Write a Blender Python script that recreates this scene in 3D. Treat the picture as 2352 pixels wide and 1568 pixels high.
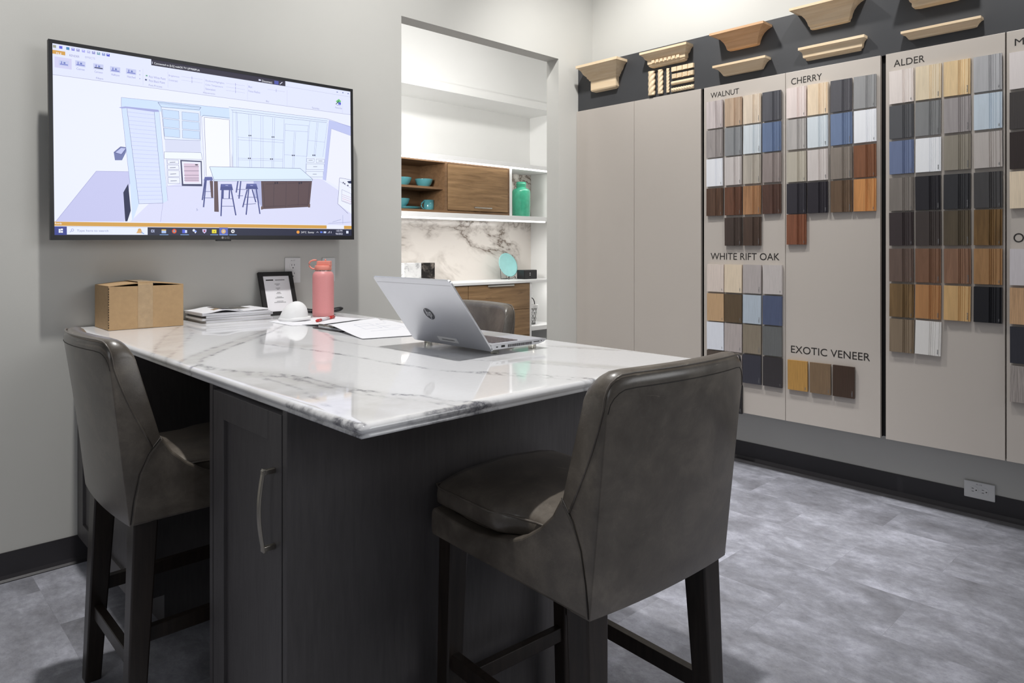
import bpy, bmesh, math, random
from mathutils import Vector, Matrix
random.seed(7)
S = bpy.context.scene
COL = S.collection
PI = math.pi
for o in list(bpy.data.objects):
    bpy.data.objects.remove(o)

# ---------------------------------------------------------------- camera
cam = bpy.data.cameras.new('camera')
cam.sensor_width = 36.0
cam.lens = 1613.0 * 36.0 / 2352.0
cam.shift_y = -(784.0 - 569.0) / 2352.0
cam.clip_start = 0.02
co = bpy.data.objects.new('camera', cam)
COL.objects.link(co)
co.location = (0, 0, 1.2)
co.rotation_euler = (PI / 2, 0, math.radians(46.403 - 90))
S.camera = co

# ---------------------------------------------------------------- colour management, world, lights
S.view_settings.view_transform = 'Standard'
S.view_settings.look = 'None'
S.view_settings.gamma = 1.0
S.view_settings.exposure = 0.0
S.view_settings.use_curve_mapping = False
wd = bpy.data.worlds.new('world')
S.world = wd
wd.use_nodes = True
wd.node_tree.nodes['Background'].inputs[0].default_value = (0.90, 0.94, 1.0, 1)
wd.node_tree.nodes['Background'].inputs[1].default_value = 0.10


def lamp(kind, name, loc, energy, aim=None, color=(1, 1, 1), **kw):
    l = bpy.data.lights.new(name, kind)
    l.energy = energy
    l.color = color
    for k, v in kw.items():
        setattr(l, k, v)
    o = bpy.data.objects.new(name, l)
    COL.objects.link(o)
    o.location = loc
    if aim is not None:
        d = Vector(aim) - Vector(loc)
        o.rotation_euler = d.to_track_quat('-Z', 'Y').to_euler()
    return o


WARM = (1.0, 0.985, 0.96)
# ceiling track spots over the meeting table and along the sample wall
lamp('SPOT', 'track_and_fill_spot', (0.67, 1.62, 5.4), 640, (1.0, 2.5, 0.9), WARM, spot_size=math.radians(72), spot_blend=0.7, shadow_soft_size=0.07)
lamp('SPOT', 'track_and_fill_spot', (2.62, 2.2, 3.4), 130, (3.4, 2.4, 2.0), WARM, spot_size=math.radians(105), spot_blend=0.8, shadow_soft_size=0.06)
lamp('SPOT', 'track_and_fill_spot', (2.74, 0.85, 3.35), 88, (3.5, 0.95, 2.2), WARM, spot_size=math.radians(78), spot_blend=0.9, shadow_soft_size=0.06)
lamp('SPOT', 'track_and_fill_spot', (2.40, 1.45, 3.9), 310, (2.62, 1.55, 0), (0.96, 0.97, 1.0), spot_size=math.radians(36), spot_blend=1.0, shadow_soft_size=0.08)
lamp('SPOT', 'track_and_fill_spot', (1.95, 1.35, 3.7), 62, (2.35, 3.09, 2.15), WARM, spot_size=math.radians(58), spot_blend=0.9, shadow_soft_size=0.06)  # extra fill spot, added to brighten the wall around the opening
lamp('AREA', 'overhead_fill', (0.6, 0.9, 3.9), 8, (0.6, 0.9, 0), (0.97, 0.98, 1.0), shape='RECTANGLE', size=2.0, size_y=2.2)  # added soft fill standing in for the room's unseen ceiling lights
lamp('AREA', 'room_fill', (2.7, -2.7, 2.3), 48, (-0.2, 3.0, 1.0), (0.97, 0.98, 1.0), shape='RECTANGLE', size=2.6, size_y=1.6)  # added fill from behind the camera, lifts back wall and stool backs
lamp('AREA', 'room_fill', (-1.9, 0.2, 2.0), 10, (0.4, 2.9, 0.6), (0.97, 0.98, 1.0), shape='RECTANGLE', size=1.2, size_y=1.2)  # added fill from the left, lifts the lower wall and left stool
lamp('AREA', 'alcove_light', (3.3, 3.32, 2.88), 24, (3.7, 4.86, 1.75), WARM, shape='RECTANGLE', size=2.2, size_y=0.12)
lamp('SPOT', 'alcove_fill_spot', (1.75, 3.6, 1.95), 125, (3.8, 4.75, 1.45), WARM, spot_size=math.radians(76), spot_blend=0.5, shadow_soft_size=0.25)  # added fill hidden left of the opening, brightens the alcove shelving


# ---------------------------------------------------------------- materials
def lin(c):
    c = c / 255.0
    return c / 12.92 if c <= 0.04045 else ((c + 0.055) / 1.055) ** 2.4


def rgb(r, g, b):
    return (lin(r), lin(g), lin(b), 1.0)


class NT:
    def __init__(s, name):
        s.m = bpy.data.materials.new(name)
        s.m.use_nodes = True
        s.t = s.m.node_tree
        s.b = s.t.nodes['Principled BSDF']

    def n(s, typ, **kw):
        q = s.t.nodes.new(typ)
        for k, v in kw.items():
            if k.startswith('i_'):
                q.inputs[k[2:].replace('_', ' ')].default_value = v
            else:
                setattr(q, k, v)
        return q

    def l(s, a, b):
        s.t.links.new(a, b)

    def math(s, op, a, b=None, clamp=False):
        q = s.t.nodes.new('ShaderNodeMath')
        q.operation = op
        q.use_clamp = clamp
        for i, v in enumerate((a, b)):
            if v is None:
                continue
            if isinstance(v, (int, float)):
                q.inputs[i].default_value = v
            else:
                s.l(v, q.inputs[i])
        return q.outputs[0]

    def ramp(s, fac, stops, interp='LINEAR'):
        q = s.t.nodes.new('ShaderNodeValToRGB')
        q.color_ramp.interpolation = interp
        e = q.color_ramp.elements
        while len(e) < len(stops):
            e.new(0.5)
        for k, (p, c) in enumerate(stops):
            e[k].position = p
            e[k].color = c if len(c) == 4 else tuple(c) + (1,)
        if fac is not None:
            s.l(fac, q.inputs[0])
        return q.outputs[0]

    def mix(s, fac, a, b, blend='MIX'):
        q = s.t.nodes.new('ShaderNodeMix')
        q.data_type = 'RGBA'
        q.blend_type = blend
        for i, v in ((0, fac), (6, a), (7, b)):
            if isinstance(v, (int, float, tuple)):
                q.inputs[i].default_value = v
            else:
                s.l(v, q.inputs[i])
        return q.outputs[2]

    def coord(s, scale=(1, 1, 1), out='Object', loc=(0, 0, 0)):
        tc = s.t.nodes.new('ShaderNodeTexCoord')
        mp = s.t.nodes.new('ShaderNodeMapping')
        mp.inputs['Scale'].default_value = scale
        mp.inputs['Location'].default_value = loc
        s.l(tc.outputs[out], mp.inputs[0])
        return mp.outputs[0]

    def noise(s, vec, scale, detail=4, rough=0.55, dist=0.0):
        q = s.t.nodes.new('ShaderNodeTexNoise')
        q.inputs['Scale'].default_value = scale
        q.inputs['Detail'].default_value = detail
        q.inputs['Roughness'].default_value = rough
        q.inputs['Distortion'].default_value = dist
        s.l(vec, q.inputs['Vector'])
        return q.outputs['Fac']

    def bump(s, h, strength=0.2, dist=0.01):
        q = s.t.nodes.new('ShaderNodeBump')
        q.inputs['Strength'].default_value = strength
        q.inputs['Distance'].default_value = dist
        s.l(h, q.inputs['Height'])
        s.l(q.outputs[0], s.b.inputs['Normal'])


def pm(name, c, rough=0.5, metal=0.0, var=0.06, scale=6.0, stretch=(1, 1, 1), bump=0.0, bscale=120.0, spec=0.5, coat=0.0):
    m = NT(name)
    base = rgb(*c)
    v = m.coord(stretch)
    f = m.noise(v, scale)
    lo = tuple(max(0, x * (1 - var)) for x in base[:3]) + (1,)
    hi = tuple(min(1, x * (1 + var)) for x in base[:3]) + (1,)
    m.l(m.ramp(f, [(0.3, lo), (0.7, hi)]), m.b.inputs['Base Color'])
    m.b.inputs['Roughness'].default_value = rough
    m.b.inputs['Metallic'].default_value = metal
    m.b.inputs['Specular IOR Level'].default_value = spec
    m.b.inputs['Coat Weight'].default_value = coat
    if bump:
        m.bump(m.noise(v, bscale, 3), bump, 0.002)
    return m.m


def wood(name, c1, c2, stretch=(9, 9, 0.6), scale=6.0, rough=0.5, dark=None):
    m = NT(name)
    v = m.coord(stretch)
    f = m.noise(v, scale, 5, 0.6, 0.6)
    stops = [(0.3, rgb(*c1)), (0.68, rgb(*c2))]
    colr = m.ramp(f, stops)
    if dark:
        g = m.noise(m.coord(tuple(x * 1.3 for x in stretch), loc=(3, 1, 2)), scale * 0.45, 7, 0.7, 1.6)
        colr = m.mix(m.ramp(g, [(0.58, (0, 0, 0, 1)), (0.74, (0.8, 0.8, 0.8, 1))]), colr, rgb(*dark))
    m.l(colr, m.b.inputs['Base Color'])
    m.b.inputs['Roughness'].default_value = rough
    m.bump(f, 0.08, 0.002)
    return m.m


def emit(name, c, strength):
    m = NT(name)
    m.b.inputs['Base Color'].default_value = (0, 0, 0, 1)
    m.b.inputs['Emission Color'].default_value = c
    m.b.inputs['Emission Strength'].default_value = strength
    return m.m


def glassy(name, c, rough=0.05, alpha=0.35):
    m = NT(name)
    m.b.inputs['Base Color'].default_value = rgb(*c)
    m.b.inputs['Roughness'].default_value = rough
    m.b.inputs['Transmission Weight'].default_value = 0.9
    m.b.inputs['IOR'].default_value = 1.3
    return m.m


WALL = pm('grey_wall_paint', (203, 202, 197), 0.62, var=0.02, scale=1.5, bump=0.05, bscale=260)
WHITEP = pm('white_wall_paint', (236, 236, 234), 0.6, var=0.015, scale=2)
CEIL = pm('ceiling_paint', (205, 205, 203), 0.8, var=0.02)
BASEB = pm('charcoal_cove_base', (52, 50, 53), 0.38, var=0.05, spec=0.4)
STRIP = pm('dark_floor_edging', (88, 87, 90), 0.6, var=0.2, scale=20)
CHAR = pm('charcoal_stained_cabinet', (79, 76, 77), 0.48, var=0.12, scale=30, stretch=(4, 4, .4), bump=0.15, bscale=60)
BLACK = pm('black_plastic', (24, 24, 27), 0.32, var=0.05)
BLACKM = pm('matt_black', (20, 19, 20), 0.6, var=0.1)
HEADB = pm('black_header_board', (62, 63, 66), 0.5, var=0.1, scale=3)
TAUPE = pm('taupe_door_lacquer', (196, 188, 180), 0.38, var=0.015, scale=1.2)
EDGE = pm('taupe_door_edge', (128, 120, 108), 0.5, var=0.03)
INK = pm('black_vinyl_lettering', (40, 36, 34), 0.5, var=0.05)
DWOOD = wood('espresso_stained_wood', (30, 25, 22), (48, 40, 35), (12, 12, 1), 6, 0.35)
CARD = pm('corrugated_cardboard', (184, 152, 112), 0.75, var=0.05, scale=60, bump=0.1, bscale=400)
CARDIN = pm('cardboard_edge', (70, 54, 38), 0.9, var=0.3, scale=200)
TAPE = pm('clear_packing_tape', (186, 159, 124), 0.2, var=0.08, scale=45, bump=0.3, bscale=90)
PAPER = pm('white_paper', (240, 240, 244), 0.6, var=0.015)
PAPERB = pm('printed_paper_lines', (200, 205, 222), 0.7, var=0.05)
MASKM = pm('white_felt', (238, 238, 238), 0.8, var=0.02, scale=40)
PINK = pm('pink_powder_coat', (226, 150, 150), 0.42, var=0.02, scale=300, bump=0.06, bscale=700)
CORAL = pm('coral_lid_plastic', (236, 148, 132), 0.35, var=0.02)
STEEL = pm('brushed_steel', (200, 198, 194), 0.25, 1.0, var=0.05, scale=40, stretch=(1, 1, 12))
NICKEL = pm('satin_nickel', (170, 164, 154), 0.28, 1.0, var=0.05, scale=20)
SILVER = pm('silver_aluminium', (206, 207, 211), 0.34, 0.85, var=0.015, scale=8)
SILVERD = pm('silver_deck', (205, 206, 216), 0.4, 0.6, var=0.015)
LOGO = pm('dark_chrome_logo', (88, 88, 92), 0.25, 0.9, var=0.05)
KEYS = pm('brown_grey_keys', (92, 82, 84), 0.5, var=0.1)
WPLAST = pm('white_plastic', (226, 226, 226), 0.3, var=0.01)
GREYIN = pm('grey_print', (110, 110, 112), 0.6, var=0.05)
RED = pm('red_plastic', (196, 44, 40), 0.25, var=0.05)
ACRYL = glassy('clear_acrylic', (235, 235, 225))
MAPLE = wood('raw_maple', (226, 198, 160), (242, 220, 188), (5, 0.5, 7), 8, 0.5)
CHERW = wood('raw_cherry', (204, 158, 116), (224, 184, 144), (5, 0.5, 7), 8, 0.5)
ROPEW = wood('carved_maple', (232, 206, 168), (246, 226, 194), (9, 9, 9), 8, 0.45)
OAKB = wood('rustic_brown_oak', (118, 90, 60), (160, 128, 92), (0.7, 6, 9), 4, 0.5, dark=(72, 50, 34))
OAKD = wood('brown_oak_frame', (104, 78, 54), (128, 98, 70), (0.7, 6, 9), 5, 0.5)
TEAL = pm('teal_glaze', (84, 150, 158), 0.18, var=0.05, coat=0.4)
PLATEM = pm('pale_turquoise_glaze', (150, 208, 208), 0.12, var=0.05, scale=20, coat=0.5)
VASEM = pm('sea_green_glass', (70, 176, 142), 0.15, var=0.12, scale=25, bump=0.1, bscale=60, coat=0.4)
NWHITE = pm('white_melamine', (240, 240, 240), 0.4, var=0.01)
LED = emit('led_strip', (1.0, 0.97, 0.92, 1), 5.0)
WIRE = pm('black_wire', (26, 26, 28), 0.4, 0.3, var=0.05)


def marble(name, base, vein, sc=1.6, rough=0.15):
    m = NT(name)
    v = m.coord((1, 1, 1.3))
    a = m.noise(v, sc, 6, 0.62, 1.4)
    d = m.math('ABSOLUTE', m.math('SUBTRACT', a, 0.5))
    line = m.ramp(d, [(0.0, (1, 1, 1, 1)), (0.02, (0.45, 0.45, 0.45, 1)), (0.09, (0, 0, 0, 1))])
    k = m.ramp(m.noise(v, sc * 1.4, 3, 0.5), [(0.42, (0, 0, 0, 1)), (0.58, (1, 1, 1, 1))])
    f = m.math('MULTIPLY', line, k)
    m.l(m.mix(f, rgb(*base), rgb(*vein)), m.b.inputs['Base Color'])
    m.b.inputs['Roughness'].default_value = rough
    return m.m


MARB = marble('white_marble_slab', (232, 226, 220), (112, 96, 84), 1.15)
MARBB = marble('white_marble_block', (236, 236, 236), (150, 150, 154), 9)
MARBK = marble('black_marble_block', (40, 38, 38), (150, 140, 132), 9)


def leather():
    m = NT('distressed_grey_brown_leather')
    v = m.coord()
    a = m.noise(v, 9, 6, 0.65, 0.3)
    colr = m.ramp(a, [(0.30, rgb(72, 65, 58)), (0.5, rgb(92, 85, 77)), (0.70, rgb(116, 108, 98))])
    sc = m.noise(m.coord((1, 1, 14), loc=(2, 5, 1)), 5, 5, 0.7, 2.0)
    colr = m.mix(m.ramp(sc, [(0.66, (0, 0, 0, 1)), (0.74, (0.5, 0.5, 0.5, 1))]), colr, rgb(160, 150, 138))
    scr = m.noise(m.coord((60, 60, 2.2), loc=(1, 7, 3)), 3.0, 4, 0.6, 2.5)
    colr = m.mix(m.ramp(scr, [(0.70, (0, 0, 0, 1)), (0.75, (0.45, 0.45, 0.45, 1))]), colr, rgb(150, 141, 130))
    m.l(colr, m.b.inputs['Base Color'])
    r = m.ramp(a, [(0.3, (0.36, 0.36, 0.36, 1)), (0.7, (0.5, 0.5, 0.5, 1))])
    m.l(r, m.b.inputs['Roughness'])
    m.b.inputs['Coat Weight'].default_value = 0.6
    m.b.inputs['Coat Roughness'].default_value = 0.24
    m.bump(m.noise(v, 220, 3, 0.6), 0.12, 0.002)
    return m.m


LEATH = leather()
THREAD = pm('dark_seam', (44, 39, 35), 0.6, var=0.1)


def floor_mat():
    m = NT('grey_concrete_vinyl_tile')
    tc = m.n('ShaderNodeTexCoord')
    sep = m.n('ShaderNodeSeparateXYZ')
    m.l(tc.outputs['Object'], sep.inputs[0])
    cmb = m.n('ShaderNodeCombineXYZ')
    m.l(m.math('ADD', sep.outputs[1], 20 * 0.61 - 1.395), cmb.inputs[0])
    m.l(m.math('ADD', sep.outputs[0], 20 * 0.305 - 2.635), cmb.inputs[1])
    bk = m.n('ShaderNodeTexBrick')
    bk.offset = 0.5
    bk.offset_frequency = 2
    bk.inputs['Scale'].default_value = 1.0
    bk.inputs['Brick Width'].default_value = 0.61
    bk.inputs['Row Height'].default_value = 0.305
    bk.inputs['Mortar Size'].default_value = 0.0006
    bk.inputs['Color1'].default_value = (0, 0, 0, 1)
    bk.inputs['Color2'].default_value = (1, 1, 1, 1)
    bk.inputs['Mortar'].default_value = (0.1, 0.1, 0.1, 1)
    m.l(cmb.outputs[0], bk.inputs['Vector'])
    # each tile gets its own cut of the cloudy print
    off = m.n('ShaderNodeVectorMath', operation='SCALE')
    off.inputs['Scale'].default_value = 7.0
    m.l(bk.outputs['Color'], off.inputs[0])
    add = m.n('ShaderNodeVectorMath', operation='ADD')
    m.l(tc.outputs['Object'], add.inputs[0])
    m.l(off.outputs[0], add.inputs[1])
    mp = m.n('ShaderNodeMapping')
    mp.inputs['Scale'].default_value = (1.5, 1.0, 1)
    m.l(add.outputs[0], mp.inputs[0])
    cl = m.noise(mp.outputs[0], 4.0, 7, 0.66, 0.25)
    c = m.ramp(cl, [(0.30, rgb(112, 112, 118)), (0.5, rgb(138, 139, 147)), (0.70, rgb(172, 173, 184))])
    c = m.mix(0.16, c, bk.outputs['Color'], 'OVERLAY')
    md = m.noise(mp.outputs[0], 26, 6, 0.72)
    c = m.mix(0.55, c, m.ramp(md, [(0.3, (0.32, 0.32, 0.33, 1)), (0.7, (0.68, 0.68, 0.67, 1))]), 'OVERLAY')
    sp = m.noise(mp.outputs[0], 60, 4, 0.7)
    c = m.mix(m.ramp(sp, [(0.66, (0, 0, 0, 1)), (0.78, (0.45, 0.45, 0.45, 1))]), c, rgb(200, 200, 204))
    sp2 = m.noise(mp.outputs[0], 140, 3, 0.7)
    c = m.mix(m.ramp(sp2, [(0.3, (0.3, 0.3, 0.3, 1)), (0.45, (0, 0, 0, 1))]), c, rgb(90, 90, 95))
    m.l(c, m.b.inputs['Base Color'])
    m.b.inputs['Roughness'].default_value = 0.55
    m.bump(sp, 0.06, 0.002)
    return m.m


FLOOR = floor_mat()


def sample_mat(name, grainy):
    """door-sample finish: colour from the object's own colour, grain strength from its alpha"""
    m = NT(name)
    oi = m.n('ShaderNodeObjectInfo')
    tc = m.n('ShaderNodeTexCoord')
    rnd = m.n('ShaderNodeVectorMath', operation='ADD')
    cv = m.n('ShaderNodeCombineXYZ')
    m.l(m.math('MULTIPLY', oi.outputs['Random'], 13.0), cv.inputs[0])
    m.l(m.math('MULTIPLY', oi.outputs['Random'], 31.0), cv.inputs[2])
    m.l(tc.outputs['Object'], rnd.inputs[0])
    m.l(cv.outputs[0], rnd.inputs[1])
    mp = m.n('ShaderNodeMapping')
    mp.inputs['Scale'].default_value = (12, 12, 1.1) if not grainy else (40, 40, 1.2)
    m.l(rnd.outputs[0], mp.inputs[0])
    f = m.noise(mp.outputs[0], 4.0 if not grainy else 9.0, 5, 0.6, 0.9 if not grainy else 0.2)
    g = m.math('MULTIPLY', m.math('SUBTRACT', f, 0.5), m.math('MULTIPLY', oi.outputs['Alpha'], 2.4))
    k = m.math('ADD', g, 1.0)
    sc = m.n('ShaderNodeVectorMath', operation='SCALE')
    m.l(oi.outputs['Color'], sc.inputs[0])
    m.l(k, sc.inputs['Scale'])
    m.l(sc.outputs[0], m.b.inputs['Base Color'])
    m.b.inputs['Roughness'].default_value = 0.42
    return m.m


SAMP = sample_mat('finished_wood_sample', False)
SAMPG = sample_mat('veneer_sample', True)


# ---------------------------------------------------------------- mesh helpers
class MB:
    def __init__(s):
        s.bm = bmesh.new()

    def v(s, *p):
        return s.bm.verts.new(p if len(p) == 3 else p[0])

    def face(s, pts):
        vs = [s.bm.verts.new(p) for p in pts]
        return s.bm.faces.new(vs)

    def box(s, x0, x1, y0, y1, z0, z1):
        p = [s.bm.verts.new((x, y, z)) for x in (x0, x1) for y in (y0, y1) for z in (z0, z1)]
        for f in ((0, 1, 3, 2), (4, 6, 7, 5), (0, 4, 5, 1), (2, 3, 7, 6), (0, 2, 6, 4), (1, 5, 7, 3)):
            s.bm.faces.new([p[i] for i in f])
        return s

    def prism(s, poly, a, b, axis='x'):
        """poly of (u,v): axis x -> (y,z), axis y -> (x,z), axis z -> (x,y)"""
        def P(u, v, t):
            return {'x': (t, u, v), 'y': (u, t, v), 'z': (u, v, t)}[axis]
        A = [s.bm.verts.new(P(u, v, a)) for u, v in poly]
        Bv = [s.bm.verts.new(P(u, v, b)) for u, v in poly]
        s.bm.faces.new(A)
        s.bm.faces.new(Bv[::-1])
        n = len(poly)
        for i in range(n):
            s.bm.faces.new([A[i], Bv[i], Bv[(i + 1) % n], A[(i + 1) % n]])
        return s

    def loops(s, rings, cap0=True, cap1=True, closed=True):
        R = [[s.bm.verts.new(p) for p in r] for r in rings]
        n = len(R[0])
        for a, b in zip(R, R[1:]):
            for i in range(n if closed else n - 1):
                j = (i + 1) % n
                s.bm.faces.new([a[i], a[j], b[j], b[i]])
        if cap0:
            s.bm.faces.new(R[0][::-1])
        if cap1:
            s.bm.faces.new(R[-1])
        return s

    def lathe(s, prof, n=32, c=(0, 0, 0), cap0=True, cap1=True):
        s.loops([[(c[0] + r * math.cos(2 * PI * i / n), c[1] + r * math.sin(2 * PI * i / n), c[2] + z) for i in range(n)] for r, z in prof], cap0, cap1)
        return s

    def tube(s, pts, r, n=8, closed=False):
        pts = [Vector(p) for p in pts]
        rings = []
        m = len(pts)
        up = Vector((0, 0, 1))
        for i, p in enumerate(pts):
            if closed:
                t = pts[(i + 1) % m] - pts[i - 1]
            else:
                t = pts[min(i + 1, m - 1)] - pts[max(i - 1, 0)]
            t.normalize()
            u = t.cross(up)
            if u.length < 1e-3:
                u = t.cross(Vector((1, 0, 0)))
            u.normalize()
            w = u.cross(t)
            rr = r[i] if isinstance(r, (list, tuple)) else r
            rings.append([tuple(p + u * rr * math.cos(2 * PI * k / n) + w * rr * math.sin(2 * PI * k / n)) for k in range(n)])
        if closed:
            rings.append(rings[0])
        s.loops(rings, not closed, not closed)
        return s

    def bar(s, p, q, w, h, up=(0, 0, 1)):
        """rectangular bar from p to q; w across, h along up"""
        p = Vector(p)
        q = Vector(q)
        t = (q - p).normalized()
        u = t.cross(Vector(up)).normalized()
        k = u.cross(t).normalized()
        ring = lambda c: [tuple(c + u * (a * w / 2) + k * (b * h / 2)) for a, b in ((-1, -1), (1, -1), (1, 1), (-1, 1))]
        s.loops([ring(p), ring(q)])
        return s


def mark(o, label=None, cat=None, group=None, kind=None):
    if label:
        o['label'] = label
    if cat:
        o['category'] = cat
    if group:
        o['group'] = group
    if kind:
        o['kind'] = kind
    return o


def obj(name, mb, mat, parent=None, smooth=False, bevel=0.0, seg=2, local=True, loc=None):
    """mesh object; local=False means vertices are in world space and get shifted into the parent's frame"""
    bm = mb.bm
    if parent is not None and not local:
        bmesh.ops.transform(bm, matrix=Matrix.Translation(-parent.location), verts=bm.verts)
    if parent is None and loc is not None:
        bmesh.ops.transform(bm, matrix=Matrix.Translation(-Vector(loc)), verts=bm.verts)
    bmesh.ops.recalc_face_normals(bm, faces=bm.faces)
    me = bpy.data.meshes.new(name)
    bm.to_mesh(me)
    bm.free()
    o = bpy.data.objects.new(name, me)
    COL.objects.link(o)
    if mat is not None:
        me.materials.append(mat)
    if smooth:
        me.polygons.foreach_set('use_smooth', [True] * len(me.polygons))
        me.update()
    if bevel:
        b = o.modifiers.new('bevel', 'BEVEL')
        b.width = bevel
        b.segments = seg
        b.limit_method = 'ANGLE'
        b.angle_limit = math.radians(40)
    if parent is not None:
        o.parent = parent
    elif loc is not None:
        o.location = loc
    return o


def thing(name, label, cat, loc=(0, 0, 0), rz=0.0, group=None):
    o = bpy.data.objects.new(name, None)
    o.empty_display_size = 0.05
    COL.objects.link(o)
    o.location = loc
    o.rotation_euler = (0, 0, rz)
    return mark(o, label, cat, group)


def struct(name, mb, mat, **kw):
    o = obj(name, mb, mat, **kw)
    o['kind'] = 'structure'
    return o


def text_polys(s):
    """outline of a word as 2-D faces, scaled to the unit box"""
    cu = bpy.data.curves.new('word', 'FONT')
    cu.body = s
    cu.resolution_u = 4
    o = bpy.data.objects.new('word', cu)
    COL.objects.link(o)
    bpy.context.view_layer.update()
    dg = bpy.context.evaluated_depsgraph_get()
    me = bpy.data.meshes.new_from_object(o.evaluated_get(dg))
    vs = [v.co.copy() for v in me.vertices]
    fs = [list(p.vertices) for p in me.polygons]
    bpy.data.objects.remove(o)
    bpy.data.curves.remove(cu)
    bpy.data.meshes.remove(me)
    x0 = min(v.x for v in vs)
    x1 = max(v.x for v in vs)
    y0 = min(v.y for v in vs)
    y1 = max(v.y for v in vs)
    return [((v.x - x0) / (x1 - x0), (v.y - y0) / (y1 - y0)) for v in vs], fs


def add_word(mb, s, origin, ux, uy, w, h, shear=0.0):
    vs, fs = text_polys(s)
    o = Vector(origin)
    ux = Vector(ux)
    uy = Vector(uy)
    V = [mb.bm.verts.new(o + ux * (a * w + shear * b * h) + uy * (b * h)) for a, b in vs]
    for f in fs:
        try:
            mb.bm.faces.new([V[i] for i in f])
        except ValueError:
            pass
    return mb


RX, RU = (0, -1, 0), (0, 0, 1)      # reading directions on the sample wall (faces -X)
BX, BU = (1, 0, 0), (0, 0, 1)       # reading directions on the screen wall (faces -Y)

# ================================================================ the setting
struct('floor', MB().box(-2.2, 5.0, -2.2, 5.0, -0.05, 0.0), FLOOR)
struct('ceiling', MB().box(-2.2, 5.0, -1.2, 5.0, 6.0, 6.1), CEIL)
wb = MB()
wb.box(-2.2, 2.135, 3.09, 3.195, 0, 6.0)
wb.box(2.135, 3.359, 3.09, 3.195, 2.4255, 6.0)
wb.box(3.359, 5.0, 3.09, 3.195, 0, 6.0)
struct('wall_back', wb, WALL)
struct('wall_right', MB().box(3.70, 3.80, -2.2, 3.09, 0, 6.0), WALL)
struct('wall_alcove_back', MB().box(1.3, 5.0, 4.86, 4.95, 0, 6.0), WHITEP)
struct('wall_alcove_right', MB().box(4.87, 4.97, 3.195, 4.86, 0, 6.0), WHITEP)
struct('wall_alcove_left', MB().box(1.3, 1.4, 3.195, 4.86, 0, 6.0), WHITEP)
# cove base: straight face with a curved toe
COVE = [(0, 0), (0, 0.104), (0.004, 0.104), (0.004, 0.022), (0.009, 0.009), (0.018, 0.003), (0.018, 0)]
struct('baseboard_back', MB().prism([(3.09 - a, z) for a, z in COVE], -2.2, 0.70, 'x'), BASEB)
struct('baseboard_back_end', MB().prism([(3.09 - a, z) for a, z in COVE], 3.359, 3.70, 'x'), BASEB)
struct('baseboard_right', MB().prism([(3.70 - a, z) for a, z in COVE], -2.2, 3.072, 'y'), BASEB)
struct('trim_1', MB().box(3.637, 3.682, -2.2, 3.07, 0, 0.002), STRIP)

# ================================================================ alcove shelving (seen through the opening)
XL, XR2, YF, YB = 2.45, 4.87, 4.48, 4.86
struct('trim_2', MB().box(XL, XR2, 4.50, 4.86, 2.50, 3.6).box(XL, XR2, 4.478, 4.52, 2.466, 2.532).box(XL, XR2, 4.52, 4.86, 2.466, 2.50), WHITEP)
mark(obj('marble_backsplash', MB().box(XL, XR2, 4.846, 4.859, 0.91, 1.905), MARB), 'white marble backsplash slab with grey-brown veins behind the alcove counter', 'backsplash')


def led_shelf(x1, z0, z1, led1, label):
    t = thing('lit_shelf', label, 'shelf', (XL, YF, z0), group='white lit shelves in the alcove')
    obj('board', MB().box(XL, x1, YF - 0.03, 4.845, z0, z1), NWHITE, t, local=False, bevel=0.002)
    obj('light_strip', MB().box(XL, led1, YF - 0.027, YF - 0.012, z0 - 0.012, z0), LED, t, local=False)
    return t


led_shelf(XR2, 1.908, 1.945, XR2, 'white shelf with light strip above the brown oak wall cabinet')
led_shelf(XR2, 1.442, 1.482, 4.66, 'white shelf with light strip under the oak cabinet and green vase')
lamp('AREA', 'strip_and_fill_light', (3.6, 4.52, 1.43), 3, (3.6, 4.62, 0.9), WARM, shape='RECTANGLE', size=2.2, size_y=0.02)
lamp('AREA', 'strip_and_fill_light', (3.6, 4.5, 1.895), 2, (3.6, 4.7, 1.5), WARM, shape='RECTANGLE', size=2.3, size_y=0.02)

lamp('AREA', 'strip_and_fill_light', (4.69, 4.55, 0.88), 0.8, (4.69, 4.65, 0), WARM, shape='RECTANGLE', size=0.3, size_y=0.02)  # added fill under the counter, brightens the low corner shelf

t = thing('wall_cabinet', 'brown oak wall cabinet with open cubby and one lift-up door', 'cabinet', (2.6, YF, 1.483))
m = MB()
m.box(2.60, 4.235, YF, 4.845, 1.483, 1.503).box(2.60, 4.235, YF, 4.845, 1.885, 1.907)
m.box(2.60, 2.62, YF, 4.845, 1.503, 1.885).box(3.52, 3.545, YF, 4.845, 1.503, 1.885).box(4.215, 4.235, YF, 4.845, 1.503, 1.885)
m.box(2.62, 3.52, 4.825, 4.845, 1.503, 1.885)
obj('carcass', m, OAKD, t, local=False, bevel=0.001)
obj('shelf', MB().box(2.62, 3.52, YF + 0.03, 4.825, 1.672, 1.690), OAKD, t, local=False)
d = obj('door', MB().box(3.549, 4.212, YF - 0.004, YF + 0.016, 1.508, 1.882), OAKB, t, local=False, bevel=0.001)
h = MB().box(3.805, 4.0, YF - 0.036, YF - 0.028, 1.53, 1.54)
h.box(3.82, 3.828, YF - 0.03, YF - 0.004, 1.531, 1.539).box(3.977, 3.985, YF - 0.03, YF - 0.004, 1.531, 1.539)
hh = obj('handle', h, STEEL, d, bevel=0.001)
hh.location = (0, 0, 0)
for vtx in hh.data.vertices:
    vtx.co -= Vector((2.6, YF, 1.483))
mark(obj('divider_panel', MB().box(4.237, 4.265, YF, 4.845, 1.4825, 1.9075), NWHITE), 'white upright divider between oak cabinet and green vase', 'panel')

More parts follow.
